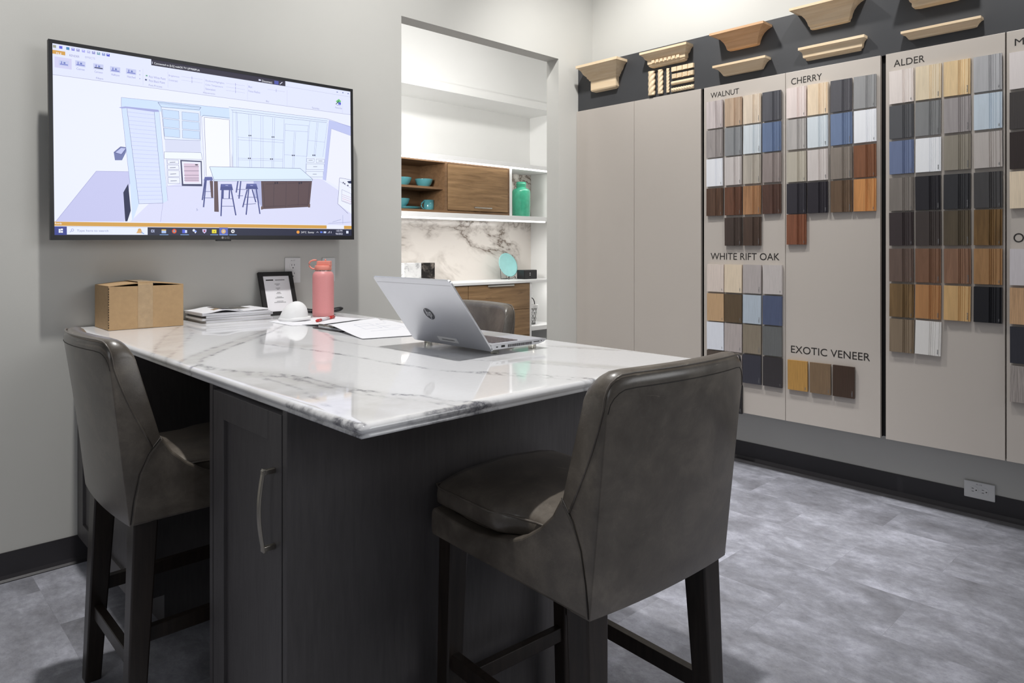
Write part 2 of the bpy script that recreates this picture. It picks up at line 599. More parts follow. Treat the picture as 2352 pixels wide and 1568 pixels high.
t = thing('base_cabinet', 'brown oak base cabinet with wide drawers under the white alcove counter', 'cabinet', (2.6, YF, 0))
m = MB().box(2.60, 4.488, YF + 0.02, 4.845, 0.1, 0.887).box(2.60, 4.488, YF + 0.08, 4.845, 0, 0.1)
obj('carcass', m, OAKD, t, local=False)
for x0, x1 in ((2.62, 3.762), (3.768, 4.486)):
    for z0, z1 in ((0.656, 0.882), (0.42, 0.652), (0.105, 0.416)):
        d = obj('drawer_front', MB().box(x0, x1, YF, YF + 0.02, z0, z1), OAKB, t, local=False, bevel=0.001)
        c = (x0 + x1) / 2
        hm = MB().box(c - 0.155, c + 0.155, YF - 0.014, YF, z1 - 0.004, z1 + 0.001).box(c - 0.155, c + 0.155, YF - 0.014, YF - 0.012, z1 - 0.016, z1)
        for vtx in hm.bm.verts:
            vtx.co -= Vector((2.6, YF, 0))
        obj('edge_pull', hm, STEEL, d)
obj('end_panel', MB().box(4.489, 4.508, YF - 0.002, 4.845, 0, 0.887), NWHITE, t, local=False)
mark(obj('counter_slab', MB().box(XL, XR2, YF - 0.012, 4.845, 0.887, 0.91), NWHITE, bevel=0.002), 'white counter slab on the brown oak base cabinet', 'counter')
mark(obj('corner_shelf', MB().box(4.509, XR2, YF, 4.845, 0.45, 0.49), NWHITE, bevel=0.002), 'low white shelf in the alcove corner, carrying the wire lantern', 'shelf')

BOWL = [(0.02, 0), (0.035, 0.0), (0.04, 0.006), (0.062, 0.03), (0.074, 0.066), (0.0745, 0.07), (0.071, 0.068), (0.058, 0.03), (0.03, 0.01), (0.0, 0.009)]


def bowl(x, y, z, s, label):
    o = obj('bowl', MB().lathe([(r * s, q * s) for r, q in BOWL], 32, cap1=False), TEAL, smooth=True)
    o.location = (x, y, z)
    mark(o, label, 'bowl', 'teal bowls in the oak cabinet')


bowl(3.225, 4.655, 1.690, 1.0, 'teal bowl on upper cubby shelf, cut off by the opening edge')
bowl(3.437, 4.655, 1.690, 1.0, 'wide teal bowl on upper cubby shelf, above the mug')
PL = [(0.02, 0), (0.06, 0.0), (0.065, 0.004), (0.105, 0.013), (0.108, 0.016), (0.1, 0.014), (0.06, 0.006), (0.0, 0.006)]
for k in range(2):
    o = obj('plate', MB().lathe(PL, 36, cap1=False), TEAL, smooth=True)
    o.location = (3.27, 4.655, 1.503 + 0.009 * k)
    mark(o, ('lower' if k == 0 else 'upper') + ' teal plate of the pair stacked in the oak cubby', 'plate', 'teal plates in the oak cabinet')
bowl(3.215, 4.655, 1.5285, 0.92, 'teal bowl standing on the stacked plates in the cubby')
t = thing('mug', 'teal mug in the oak cubby beside the stacked plates', 'mug', (3.49, 4.66, 1.503))
obj('cup', MB().lathe([(0.034, 0), (0.04, 0.004), (0.043, 0.03), (0.045, 0.09), (0.042, 0.09), (0.04, 0.03), (0.036, 0.008), (0, 0.008)], 32, cap1=False), TEAL, t, smooth=True)
obj('handle', MB().tube([(-0.042 - 0.032 * math.sin(a), 0, 0.045 + 0.03 * math.cos(a)) for a in [PI * k / 10 for k in range(11)]], 0.006), TEAL, t, smooth=True)

t = thing('vase', 'tall sea-green bottle vase on white shelf right of the oak cabinet', 'vase', (4.545, 4.65, 1.482))
obj('body', MB().lathe([(0.0, 0.0), (0.076, 0), (0.083, 0.01), (0.085, 0.12), (0.085, 0.235), (0.08, 0.252), (0.066, 0.262), (0.05, 0.268), (0.046, 0.275)], 40, cap1=False), VASEM, t, smooth=True)
obj('neck', MB().lathe([(0.046, 0.272), (0.046, 0.30), (0.051, 0.306), (0.046, 0.312), (0.046, 0.325), (0.038, 0.325), (0.038, 0.27)], 32, cap0=False, cap1=False), VASEM, t, smooth=True)

t = thing('display_plate', 'turquoise plate propped upright on a black wire stand', 'plate', (4.446, 4.74, 0.91))
pl = obj('plate', MB().lathe([(r * 1.06, q * 1.3) for r, q in PL], 40, cap1=False), PLATEM, t, smooth=True)
pl.rotation_euler = (math.radians(72), 0, 0)
pl.location = (0, 0, 0.127)
st = MB()
for sx in (-0.035, 0.035):
    st.tube([(sx, -0.075, 0.002), (sx, -0.072, 0.03), (sx, -0.05, 0.012), (sx, 0.04, 0.003), (sx, 0.05, 0.10)], 0.0022, 6)
st.tube([(-0.035, 0.04, 0.003), (0.035, 0.04, 0.003)], 0.0022, 6)
st.tube([(-0.035, -0.072, 0.03), (-0.05, -0.076, 0.002)], 0.0022, 6).tube([(0.035, -0.072, 0.03), (0.05, -0.076, 0.002)], 0.0022, 6)
obj('wire_stand', st, WIRE, t, smooth=True)

t = thing('speaker_box', 'small black box speaker on the alcove counter beside the plate', 'speaker', (4.63, 4.66, 0.91))
obj('body', MB().box(-0.085, 0.085, -0.05, 0.05, 0, 0.085), BLACK, t, bevel=0.006)
obj('indicator', MB().box(-0.012, -0.006, -0.053, -0.049, 0.05, 0.058).box(-0.012, -0.006, -0.053, -0.049, 0.034, 0.042), WPLAST, t)
mark(obj('stone_block', MB().box(3.17, 3.335, 4.55, 4.68, 0.91, 1.08), MARBB, bevel=0.002, loc=(3.25, 4.61, 0.91)), 'white marble bookend block on alcove counter, left of the black one', 'bookend')
mark(obj('stone_block', MB().box(3.338, 3.47, 4.55, 4.68, 0.91, 1.08), MARBK, bevel=0.002, loc=(3.40, 4.61, 0.91)), 'black marble bookend block with pale streaks on the alcove counter', 'bookend')

t = thing('lantern', 'white cup lantern in black wire cage on low corner shelf', 'lantern', (4.645, 4.62, 0.49))
obj('cup', MB().lathe([(0, 0.002), (0.036, 0.002), (0.052, 0.16), (0.049, 0.16), (0.034, 0.006), (0, 0.006)], 24, cap1=False), WPLAST, t, smooth=True)
obj('rim', MB().lathe([(0.05, 0.152), (0.064, 0.152), (0.066, 0.182), (0.052, 0.182)], 24, cap0=False, cap1=False), WPLAST, t)
w = MB()
for k in range(8):
    a = PI * 2 * k / 8
    b = PI * 2 * (k + 1) / 8
    for z0, z1 in ((0.0, 0.055), (0.055, 0.105), (0.105, 0.155)):
        r = lambda z: 0.040 + 0.105 * z
        w.tube([(r(z0) * math.cos(a), r(z0) * math.sin(a), z0), (r(z1) * math.cos(b), r(z1) * math.sin(b), z1)], 0.0016, 5)
        w.tube([(r(z0) * math.cos(b), r(z0) * math.sin(b), z0), (r(z1) * math.cos(a), r(z1) * math.sin(a), z1)], 0.0016, 5)
        w.tube([(r(z0) * math.cos(a), r(z0) * math.sin(a), z0 + .002), (r(z0) * math.cos(b), r(z0) * math.sin(b), z0 + .002)], 0.0016, 5)
obj('wire_cage', w, WIRE, t, smooth=True)
obj('handle', MB().tube([(0.046 * math.cos(a), 0, 0.182 + 0.062 * math.sin(a)) for a in [PI * k / 12 for k in range(13)]], 0.0045, 8), WIRE, t, smooth=True)

# ================================================================ peninsula table
KY0, KY1 = 1.729, 2.366        # knee space between the two base cabinets
CT = 0.897                     # top of the stone


def shaker(y0, y1, z0, z1, x, ox, rail=0.062, toward=-1):
    """recessed-panel door whose face looks along toward*X at x"""
    mm = MB()
    a, b = (x, x + 0.02) if toward < 0 else (x - 0.02, x)
    mm.box(a, b, y0, y0 + rail, z0, z1).box(a, b, y1 - rail, y1, z0, z1)
    mm.box(a, b, y0 + rail, y1 - rail, z0, z0 + rail).box(a, b, y0 + rail, y1 - rail, z1 - rail, z1)
    pa, pb = (x + 0.009, x + 0.016) if toward < 0 else (x - 0.016, x - 0.009)
    mm.box(pa, pb, y0 + rail - 0.004, y1 - rail + 0.004, z0 + rail - 0.004, z1 - rail + 0.004)
    return mm


t = thing('base_cabinet', 'charcoal base cabinet with shaker door at the near end of the table', 'cabinet', (0.66, 1.342, 0))
m = MB().box(0.661, 1.646, 1.342, KY0, 0.1, 0.873).box(0.73, 1.646, 1.342, KY0, 0, 0.1)
obj('carcass', m, CHAR, t, local=False)
obj('end_panel', MB().box(0.640, 1.648, 1.322, 1.342, 0, 0.873), CHAR, t, local=False, bevel=0.0015)
obj('side_stile', MB().box(0.640, 0.661, KY0 - 0.018, KY0, 0.1, 0.873), CHAR, t, local=False)
d = obj('door', shaker(1.347, KY0 - 0.022, 0.105, 0.862, 0.640, 0), CHAR, t, local=False, bevel=0.0012)
hz0, hz1, hy = 0.583, 0.752, 1.377
pts = [(0.640 - 0.026 - 0.010 * math.sin(PI * k / 14), hy, hz0 + (hz1 - hz0) * k / 14) for k in range(15)]
hm = MB()
hm.loops([[(x, y - 0.0055, z), (x, y + 0.0055, z), (x + 0.005, y + 0.0055, z), (x + 0.005, y - 0.0055, z)] for x, y, z in pts])
hm.box(0.612, 0.640, hy - 0.005, hy + 0.005, hz0 + 0.002, hz0 + 0.012).box(0.612, 0.640, hy - 0.005, hy + 0.005, hz1 - 0.012, hz1 - 0.002)
for vtx in hm.bm.verts:
    vtx.co -= Vector((0.66, 1.342, 0))
mark(obj('handle', hm, NICKEL, d, bevel=0.001), 'satin nickel bow handle')

t = thing('base_cabinet', 'charcoal base cabinet at the wall end of the table, behind the left stool', 'cabinet', (0.66, KY1, 0))
m = MB().box(0.665, 1.646, KY1, 3.088, 0.103, 0.873).box(0.735, 1.646, KY1, 3.07, 0, 0.103)
obj('carcass', m, CHAR, t, local=False)
obj('side_stile', MB().box(0.648, 0.665, KY1, KY1 + 0.018, 0.103, 0.873).box(0.648, 0.665, 3.06, 3.088, 0.103, 0.873), CHAR, t, local=False)
for y0, y1 in ((KY1 + 0.021, 2.711), (2.714, 3.057)):
    obj('door', shaker(y0, y1, 0.106, 0.862, 0.645, 0), CHAR, t, local=False, bevel=0.0012)
mark(obj('knee_panel', MB().box(1.10, 1.125, KY0 + .001, KY1 - .001, 0, 0.873), CHAR), 'dark upright panel closing the knee space under the stone top', 'panel')


def countertop():
    import numpy as np
    x0, x1, y0, y1 = 0.638, 1.695, 1.043, 3.088
    ins = 0.011
    nx, ny = 84, 160
    XS = np.linspace(x0 + ins, x1 - ins, nx)
    YS = np.linspace(y0 + ins, y1, ny)
    bm = bmesh.new()
    G = [[bm.verts.new((x, y, CT)) for y in YS] for x in XS]
    for i in range(nx - 1):
        for j in range(ny - 1):
            bm.faces.new([G[i][j], G[i + 1][j], G[i + 1][j + 1], G[i][j + 1]])
    # open run: back left -> near left corner -> near right corner -> back right
    run = [(G[0][j], (-1, 0)) for j in range(ny - 1, 0, -1)] + [(G[0][0], (-1, -1))]
    run += [(G[i][0], (0, -1)) for i in range(1, nx - 1)] + [(G[nx - 1][0], (1, -1))]
    run += [(G[nx - 1][j], (1, 0)) for j in range(1, ny)]
    prof = [(0.004, -0.0006), (0.008, -0.0032), (0.0105, -0.0075), (0.011, -0.012), (0.0095, -0.0145), (0.0065, -0.0165), (0.0058, -0.019), (0.0075, -0.0205), (0.0078, -0.024)]
    prev = [v for v, _ in run]
    for o, z in prof:
        cur = [bm.verts.new((v.co.x + d[0] * o, v.co.y + d[1] * o, CT + z)) for v, d in run]
        for k in range(len(run) - 1):
            bm.faces.new([prev[k], prev[k + 1], cur[k + 1], cur[k]])
        prev = cur
    bl, br = prev[0].co, prev[-1].co
    bm.faces.new(prev)
    bmesh.ops.recalc_face_normals(bm, faces=bm.faces)
    me = bpy.data.meshes.new('stone_countertop')
    bm.to_mesh(me)
    bm.free()
    co = np.empty(len(me.vertices) * 3)
    me.vertices.foreach_get('co', co)
    P = co.reshape(-1, 3)[:, :2]
    V = [  # vein polylines on the slab (m), line half-width, strength
        ([(0.944, 2.856), (0.807, 2.579), (0.697, 2.319), (0.616, 2.083)], 0.5),
        ([(0.99, 2.90), (0.968, 2.834), (0.888, 2.562), (0.680, 2.119), (0.613, 1.996)], 0.35),
        ([(1.26, 2.62), (1.192, 2.534), (1.103, 2.419), (0.976, 2.278), (0.824, 2.108), (0.757, 2.026), (0.709, 1.976), (0.668, 1.877), (0.669, 1.843)], 1.0),
        ([(1.21, 2.60), (1.126, 2.494), (0.884, 2.237), (0.769, 2.117), (0.661, 1.986), (0.613, 1.865)], 0.6),
        ([(0.640, 1.86), (0.669, 1.843), (0.699, 1.722), (0.753, 1.626), (0.783, 1.528), (0.788, 1.395), (0.794, 1.32), (0.819, 1.23), (0.858, 1.171), (0.866, 1.099), (0.912, 1.04)], 1.0),
        ([(0.675, 1.80), (0.715, 1.66), (0.757, 1.53), (0.762, 1.40), (0.770, 1.30), (0.80, 1.21), (0.83, 1.12), (0.86, 1.03)], 0.8),
        ([(0.66, 1.80), (0.69, 1.7), (0.709, 1.571), (0.711, 1.422), (0.68, 1.263), (0.66, 1.16)], 0.55),
        ([(1.02, 2.30), (0.961, 2.163), (0.976, 2.053), (1.014, 1.884), (1.034, 1.704), (1.045, 1.534), (1.065, 1.402), (1.085, 1.344), (1.137, 1.279), (1.201, 1.171), (1.263, 1.03)], 0.95),
        ([(1.055, 1.40), (1.11, 1.28), (1.17, 1.17), (1.235, 1.03)], 0.55),
        ([(1.29, 2.42), (1.228, 2.238), (1.168, 2.068), (1.173, 1.889), (1.195, 1.754), (1.208, 1.495), (1.255, 1.411), (1.3, 1.329), (1.368, 1.157), (1.42, 1.03)], 0.6),
        ([(1.62, 1.9), (1.578, 1.503), (1.584, 1.446), (1.65, 1.311), (1.70, 1.17)], 0.6),
        ([(1.70, 2.95), (1.62, 2.80), (1.52, 2.62), (1.40, 2.45)], 0.5),
        ([(0.632, 1.33), (0.640, 1.211), (0.637, 1.128), (0.645, 1.03)], 1.3),
        ([(0.70, 1.03), (0.749, 1.047), (0.874, 1.046), (0.95, 1.042)], 1.0)]
    d = np.full(len(P), 9.0)
    s = np.zeros(len(P))
    for pl, st in V:
        dd = np.full(len(P), 9.0)
        for a, b in zip(pl, pl[1:]):
            a = np.array(a)
            b = np.array(b)
            q = b - a
            tt = np.clip(((P - a) @ q) / (q @ q), 0, 1)
            dd = np.minimum(dd, np.hypot(*(P - a - tt[:, None] * q).T))
        s = np.where(dd < d, st, s)
        d = np.minimum(d, dd)
    B = [([(0.95, 2.85), (0.845, 2.57), (0.69, 2.22), (0.62, 2.04)], 0.05), ([(1.15, 2.52), (0.93, 2.26), (0.74, 2.05), (0.66, 1.93)], 0.035),
         ([(0.70, 1.68), (0.735, 1.5), (0.735, 1.38), (0.74, 1.25), (0.80, 1.12), (0.85, 1.03)], 0.075), ([(0.66, 1.5), (0.68, 1.3), (0.70, 1.1)], 0.05), ([(0.985, 2.16), (1.03, 2.0)], 0.035),
         ([(1.30, 1.40), (1.36, 1.25), (1.42, 1.1)], 0.03), ([(1.6, 1.46), (1.66, 1.3)], 0.02)]
    bmask = np.zeros(len(P))
    for pl, wv in B:
        dd = np.full(len(P), 9.0)
        for a, b in zip(pl, pl[1:]):
            a = np.array(a)
            b = np.array(b)
            q = b - a
            tt = np.clip(((P - a) @ q) / (q @ q), 0, 1)
            dd = np.minimum(dd, np.hypot(*(P - a - tt[:, None] * q).T))
        bmask = np.maximum(bmask, np.clip(1.35 - dd / wv, 0, 1))
    for nm, arr in (('vein_distance', d), ('vein_strength', s), ('vein_band', bmask)):
        at = me.attributes.new(nm, 'FLOAT', 'POINT')
        at.data.foreach_set('value', arr.astype(np.float32))
    me.polygons.foreach_set('use_smooth', [True] * len(me.polygons))
    m = NT('polished_veined_quartz')

    def attr(nm):
        q = m.n('ShaderNodeAttribute')
        q.attribute_name = nm
        return q.outputs['Fac']
    v = m.coord()
    wob = m.noise(v, 26, 5, 0.65)
    dist = m.math('ADD', attr('vein_distance'), m.math('MULTIPLY', m.math('SUBTRACT', wob, 0.5), 0.034))
    line = m.ramp(m.math('ABSOLUTE', dist), [(0.0, (1, 1, 1, 1)), (0.0022, (0.7, 0.7, 0.7, 1)), (0.006, (0.12, 0.12, 0.12, 1)), (0.014, (0, 0, 0, 1))])
    brk = m.ramp(m.noise(v, 15, 4, 0.6), [(0.32, (0.12, 0.12, 0.12, 1)), (0.6, (1, 1, 1, 1))])
    f = m.math('MULTIPLY', m.math('MULTIPLY', line, brk), attr('vein_strength'), True)
    fine = m.noise(v, 90, 4, 0.7)
    band = m.math('MULTIPLY', attr('vein_band'), m.ramp(m.noise(v, 12, 5, 0.6), [(0.3, (0.25, 0.25, 0.25, 1)), (0.6, (1, 1, 1, 1))]))
    c = m.mix(m.math('MULTIPLY', band, 0.75), rgb(236, 236, 238), rgb(208, 206, 204))
    c = m.mix(m.ramp(fine, [(0.35, (0.10, 0.10, 0.10, 1)), (0.6, (0, 0, 0, 1))]), c, rgb(205, 203, 202))
    c = m.mix(f, c, rgb(104, 104, 112))
    m.l(c, m.b.inputs['Base Color'])
    m.b.inputs['Roughness'].default_value = 0.05
    m.b.inputs['IOR'].default_value = 1.55
    me.materials.append(m.m)
    o = bpy.data.objects.new('stone_countertop', me)
    COL.objects.link(o)
    mark(o, 'white stone table top with grey veins and shaped edge on charcoal cabinets', 'countertop')


countertop()


# ================================================================ stools
def _last(rings):
    q = MB()
    q.loops(rings)
    return q


def make_stool(label):
    root = thing('counter_stool', label, 'stool', group='grey-brown leather counter stools')
    hw, zt, zb = 0.21, 0.985, 0.54
    xs = [-1, -0.985, -0.955, -0.91, -0.86, -0.75, -0.6, -0.42, -0.22, 0, 0.22, 0.42, 0.6, 0.75, 0.86, 0.91, 0.955, 0.985, 1]
    rad = 0.042

    def top(x):
        e = abs(x) - (hw - rad)
        base = zt + 0.004 * (1 - (x / hw) ** 2)
        return base - (rad - math.sqrt(max(0, rad * rad - e * e))) if e > 0 else base

    def bow(x, z):
        k = (z - zb) / (zt - zb)
        return -(0.012 + 0.026 * k) * (1 - (x / hw) ** 2)
    yr = lambda z: -0.247 - 0.048 * ((z - zb) / 0.445)
    yf = lambda z: -0.178 - 0.285 * (z - 0.74) if z > 0.74 else -0.178 - 0.16 * (z - 0.74)
    rings = []
    for q in xs:
        x = q * hw
        T = top(x)
        L = []
        n = 10
        zs = [zb + (T - 0.024 - zb) * i / n for i in range(n + 1)]
        for z in zs:
            L.append((x, yr(z) + bow(x, z), z))
        zc = T - 0.024
        yc, r = (yr(zc) + yf(zc)) / 2, (yf(zc) - yr(zc)) / 2
        for i in range(1, 8):
            a = PI - PI * i / 8
            L.append((x, yc + r * math.cos(a) + bow(x, zc), zc + 0.024 * math.sin(a)))
        for z in reversed(zs[1:]):
            L.append((x, max(yf(z), yr(z) + 0.03) + bow(x, z), z))
        L.append((x, yf(zb + 0.02) - 0.05, zb))
        rings.append(L)
    m = MB()
    m.loops(rings)
    back = obj('backrest', m, LEATH, root, smooth=True, bevel=0.007, seg=3)
    # welt and stitch lines round the top of the back
    wl = []
    sl = []
    for q in xs:
        x = q * hw * 1.002
        T = top(q * hw)
        z = T - 0.012
        wl.append((x, yr(z) + bow(q * hw, z) + 0.006, z + 0.008))
        sl.append((x * 0.985, yr(T - 0.03) + bow(q * hw, T - 0.03) - 0.0008, T - 0.03))
    for sgn, arr in ((-1, 0), (1, 0)):
        side = [(sgn * hw * 1.002, yr(z) + (yf(z) - yr(z)) * max(0.12, 0.75 - (z - 0.72) * 3.2), z) for z in (0.72, 0.76, 0.80, 0.84, 0.88, 0.92)]
        wl = (side + wl) if sgn < 0 else (wl + side[::-1])
    obj('welt', MB().tube(wl, 0.0022, 6), LEATH, back, smooth=True)
    obj('stitching', MB().tube(sl, 0.0009, 4), THREAD, back, smooth=True)
    # seat tub: two swept side wings, front apron, deck
    wing = [(-0.2455, zb), (0.252, zb), (0.256, 0.56), (0.254, 0.596), (0.244, 0.604), (0.20, 0.598), (0.15, 0.595), (0.09, 0.596), (0.034, 0.602), (-0.02, 0.614), (-0.066, 0.634), (-0.116, 0.668), (-0.15, 0.70), (-0.176, 0.742), (-0.206, 0.705), (-0.226, 0.66), (-0.238, 0.60)]
    m = MB()
    for sgn in (-1, 1):
        m.prism(wing, sgn * (hw + 0.0012), sgn * (hw - 0.036), 'x')
    m.box(-hw + 0.034, hw - 0.034, 0.216, 0.254, zb, 0.597)
    m.box(-hw + 0.034, hw - 0.034, -0.22, 0.22, zb + 0.004, 0.596)
    obj('seat_shell', m, LEATH, root, bevel=0.007, seg=3)
    for sgn in (-1, 1):
        obj('seam', MB().tube([(sgn * (hw + 0.001), y, z) for y, z in ((-0.2455, 0.545), (-0.239, 0.60), (-0.227, 0.66), (-0.207, 0.705), (-0.178, 0.741))], 0.0013, 5), THREAD, root, smooth=True)
    # loose T cushion
    rings = []
    N = 28
    for i in range(25):
        y = -0.165 + (0.262 + 0.165) * i / 24
        e = min(1, min(y + 0.165, 0.262 - y) / 0.02)
        e = math.sqrt(max(0.0, 1 - (1 - e) ** 2))
        k = min(1, max(0, (y + 0.03) / 0.07))
        w = (0.165 + 0.036 * k * k * (3 - 2 * k)) * (0.93 + 0.07 * e)
        hz = 0.031 * (0.25 + 0.75 * e)
        L = []
        for j in range(N):
            a = 2 * PI * j / N
            c, s_ = math.cos(a), math.sin(a)
            x = w * abs(c) ** 0.35 * (1 if c >= 0 else -1)
            z = hz * abs(s_) ** 0.45 * (1 if s_ >= 0 else -1)
            crown = 0.022 * (1 - (x / w) ** 2) * e if s_ > 0 else 0
            L.append((x, y, 0.630 + z + crown))
        rings.append(L)
    cu = obj('seat_cushion', _last(rings), LEATH, root, smooth=True)
    pw = []
    for y, w in ((-0.16, 0.16), (-0.06, 0.166), (0.0, 0.18), (0.05, 0.2005), (0.15, 0.2005), (0.235, 0.2005)):
        pw.append((-w, y, 0.648))
    pw += [(-0.19, 0.262, 0.648), (0, 0.266, 0.655), (0.19, 0.262, 0.648)]
    pw += [(-x, y, z) for x, y, z in reversed(pw[:6])]
    obj('piping', MB().tube(pw, 0.0026, 6), LEATH, cu, smooth=True)
    # legs and stretchers
    for sx in (-1, 1):
        for (yt, yb_, w0, w1) in ((-0.208, -0.236, 0.056, 0.040), (0.212, 0.222, 0.050, 0.038)):
            xt, xb = sx * 0.176, sx * 0.19
            ring = lambda x, y, z, w: [(x - w / 2, y - w / 2, z), (x + w / 2, y - w / 2, z), (x + w / 2, y + w / 2, z), (x - w / 2, y + w / 2, z)]
            obj('leg', MB().loops([ring(xb, yb_, 0, w1), ring(xt, yt, zb + 0.012, w0)]), DWOOD, root, bevel=0.004)
        obj('stretcher', MB().bar((sx * 0.183, -0.222, 0.262), (sx * 0.183, 0.217, 0.262), 0.022, 0.036), DWOOD, root, bevel=0.002)
    for y in (-0.226, 0.218):
        obj('stretcher', MB().bar((-0.185, y, 0.195), (0.185, y, 0.195), 0.022, 0.036), DWOOD, root, bevel=0.002)
    return root


def dup(root, label):
    r = root.copy()
    COL.objects.link(r)
    r['label'] = label
    for ch in root.children:
        c = ch.copy()
        COL.objects.link(c)
        c.parent = r
        for g in ch.children:
            e = g.copy()
            COL.objects.link(e)
            e.parent = c
    return r


st1 = make_stool('grey-brown leather stool with its back to us, at the near end of the table')
st1.location = (1.177, 1.036, 0)
st1.rotation_euler = (0, 0, math.radians(-3.5))
st2 = dup(st1, 'grey-brown leather stool pulled into the knee space on the left side')
st2.location = (0.737, 2.035, 0)
st2.rotation_euler = (0, 0, math.radians(-90))
st3 = dup(st1, 'leather stool half hidden behind the open laptop, lit violet by the screen')
st3.location = (1.545, 2.115, 0)
st3.rotation_euler = (0, 0, math.radians(92))

# ================================================================ sample wall: cabinets, header board
XP = 3.536     # face of the display doors
Z0, Z1 = 0.305, 2.1055


def display_cabinet(y0, y1, doors, label, fill=0):
    t = thing('wall_cabinet', label, 'cabinet', (XP, (y0 + y1) / 2, Z0))
    obj('carcass', MB().box(XP + 0.021, 3.699, y0, y1, Z0 + 0.004, Z1 - 0.002), BLACKM, t, local=False)
    if fill:
        obj('gap_light_block', MB().box(XP + 0.035, 3.699, y1, y1 + fill, Z0 + 0.004, Z1 - 0.002), BLACKM, t, local=False)  # dark strip added to stop light leaking through the gap between cabinets
    out = []
    for a, b, words in doors:
        d = obj('door', MB().box(XP, XP + 0.02, a, b, Z0, Z1), TAUPE, t, local=False, bevel=0.0012)
        for s, yl, yr_, zb, zt in words:
            mm = MB()
            add_word(mm, s, (XP - 0.0008, yl, zb), RX, RU, yl - yr_, zt - zb)
            bmesh.ops.transform(mm.bm, matrix=Matrix.Translation(-t.location), verts=mm.bm.verts)
            q = obj('lettering', mm, INK, d)
            q['label'] = 'black lettering reading ' + s
        out.append(d)
    return t


display_cabinet(2.1536, 3.0885, [(2.6215, 3.0885, []), (2.1536, 2.6190, [])], 'plain taupe two-door wall cabinet nearest the room corner')
display_cabinet(1.1987, 2.1341, [(1.6600, 2.1341, [('WALNUT', 2.0915, 1.9191, 2.0405, 2.0705), ('WHITE RIFT OAK', 2.0915, 1.6898, 1.1345, 1.172)]),
                                 (1.1987, 1.6578, [('CHERRY', 1.628, 1.4712, 2.0385, 2.0715), ('EXOTIC VENEER', 1.6286, 1.2442, 0.661, 0.698)])],
                'taupe wall cabinet carrying WALNUT, CHERRY, rift oak and exotic veneer samples', 0.0192)
display_cabinet(0.2400, 1.1749, [(0.7085, 1.1749, [('ALDER', 1.1399, 1.0115, 2.040, 2.071)]),
                                 (0.2400, 0.7035, [('M', 0.6749, 0.643, 2.041, 2.070), ('O', 0.6793, 0.643, 1.2226, 1.261)])],
                'taupe wall cabinet carrying ALDER samples, cut off by the right picture edge', 0.0235)
t = thing('header_board', 'long dark grey board above the sample cabinets carrying wood mouldings', 'board', (XP + 0.014, 1.66, Z1))
obj('board', MB().box(XP + 0.014, XP + 0.034, 0.24, 3.0885, Z1 - 0.001, 2.405), HEADB, t, local=False, bevel=0.001)
obj('backing', MB().box(XP + 0.034, 3.699, 0.24, 3.0885, Z1 + 0.004, 2.400), BLACKM, t, local=False)

# ---------------------------------------------------------------- door samples
TH = 0.012
PK = (XP - 0.016) / (XP - 0.031)


def sample_mesh(w, h, grooved):
    m = MB()
    if grooved:
        g = [0.0]
        prof = [(0.0, 0.0)]
        for c, hw_, dp in ((0.565, 0.006, 0.004), (0.625, 0.006, 0.004), (0.70, 0.004, 0.0022), (0.79, 0.004, 0.0022), (0.945, 0.006, 0.004)):
            prof += [((c - hw_ / w * 0.45) * w, 0.0), (c * w, dp), ((c + hw_ / w * 0.45) * w, 0.0)]
        prof += [(w, 0.0), (w, TH), (0.0, TH)]
        # (distance to the right, depth) -> (x, y) with the front face at local x = 0
        m.prism([(dp, w / 2 - u) for u, dp in prof], -h / 2, h / 2, 'z')
    else:
        m.box(0, TH, -w / 2, w / 2, -h / 2, h / 2)
    bmesh.ops.recalc_face_normals(m.bm, faces=m.bm.faces)
    me = bpy.data.meshes.new('door_sample')
    m.bm.to_mesh(me)
    m.bm.free()
    me.materials.append(SAMP if grooved else SAMPG)
    return me


def small_mesh(name, mb, mat):
    me = bpy.data.meshes.new(name)
    bmesh.ops.recalc_face_normals(mb.bm, faces=mb.bm.faces)
    mb.bm.to_mesh(me)
    mb.bm.free()
    me.materials.append(mat)
    return me


HANG = small_mesh('hanger', MB().box(TH, 0.0158, 0.010, 0.040, -0.07, 0.05).box(TH, 0.0158, -0.040, -0.010, -0.07, 0.05), BLACKM)


def print_mesh(w, h, n):
    """tiny upright line of illegible print in the lower right corner"""
    m = MB()
    z = -h / 2 + 0.008
    for k in range(n):
        l = random.uniform(0.0016, 0.0034)
        tt = random.uniform(0.0022, 0.0046)
        m.box(-0.0003, 0.0, -w / 2 + 0.0085, -w / 2 + 0.0085 + tt, z, z + l)
        z += l + 0.0008
    return small_mesh('printed_name', m, GREYIN)


ORD = ['first', 'second', 'third', 'fourth', 'fifth', 'sixth', 'seventh', 'eighth']
COLW = ['leftmost column', 'second column', 'third column', 'rightmost column']


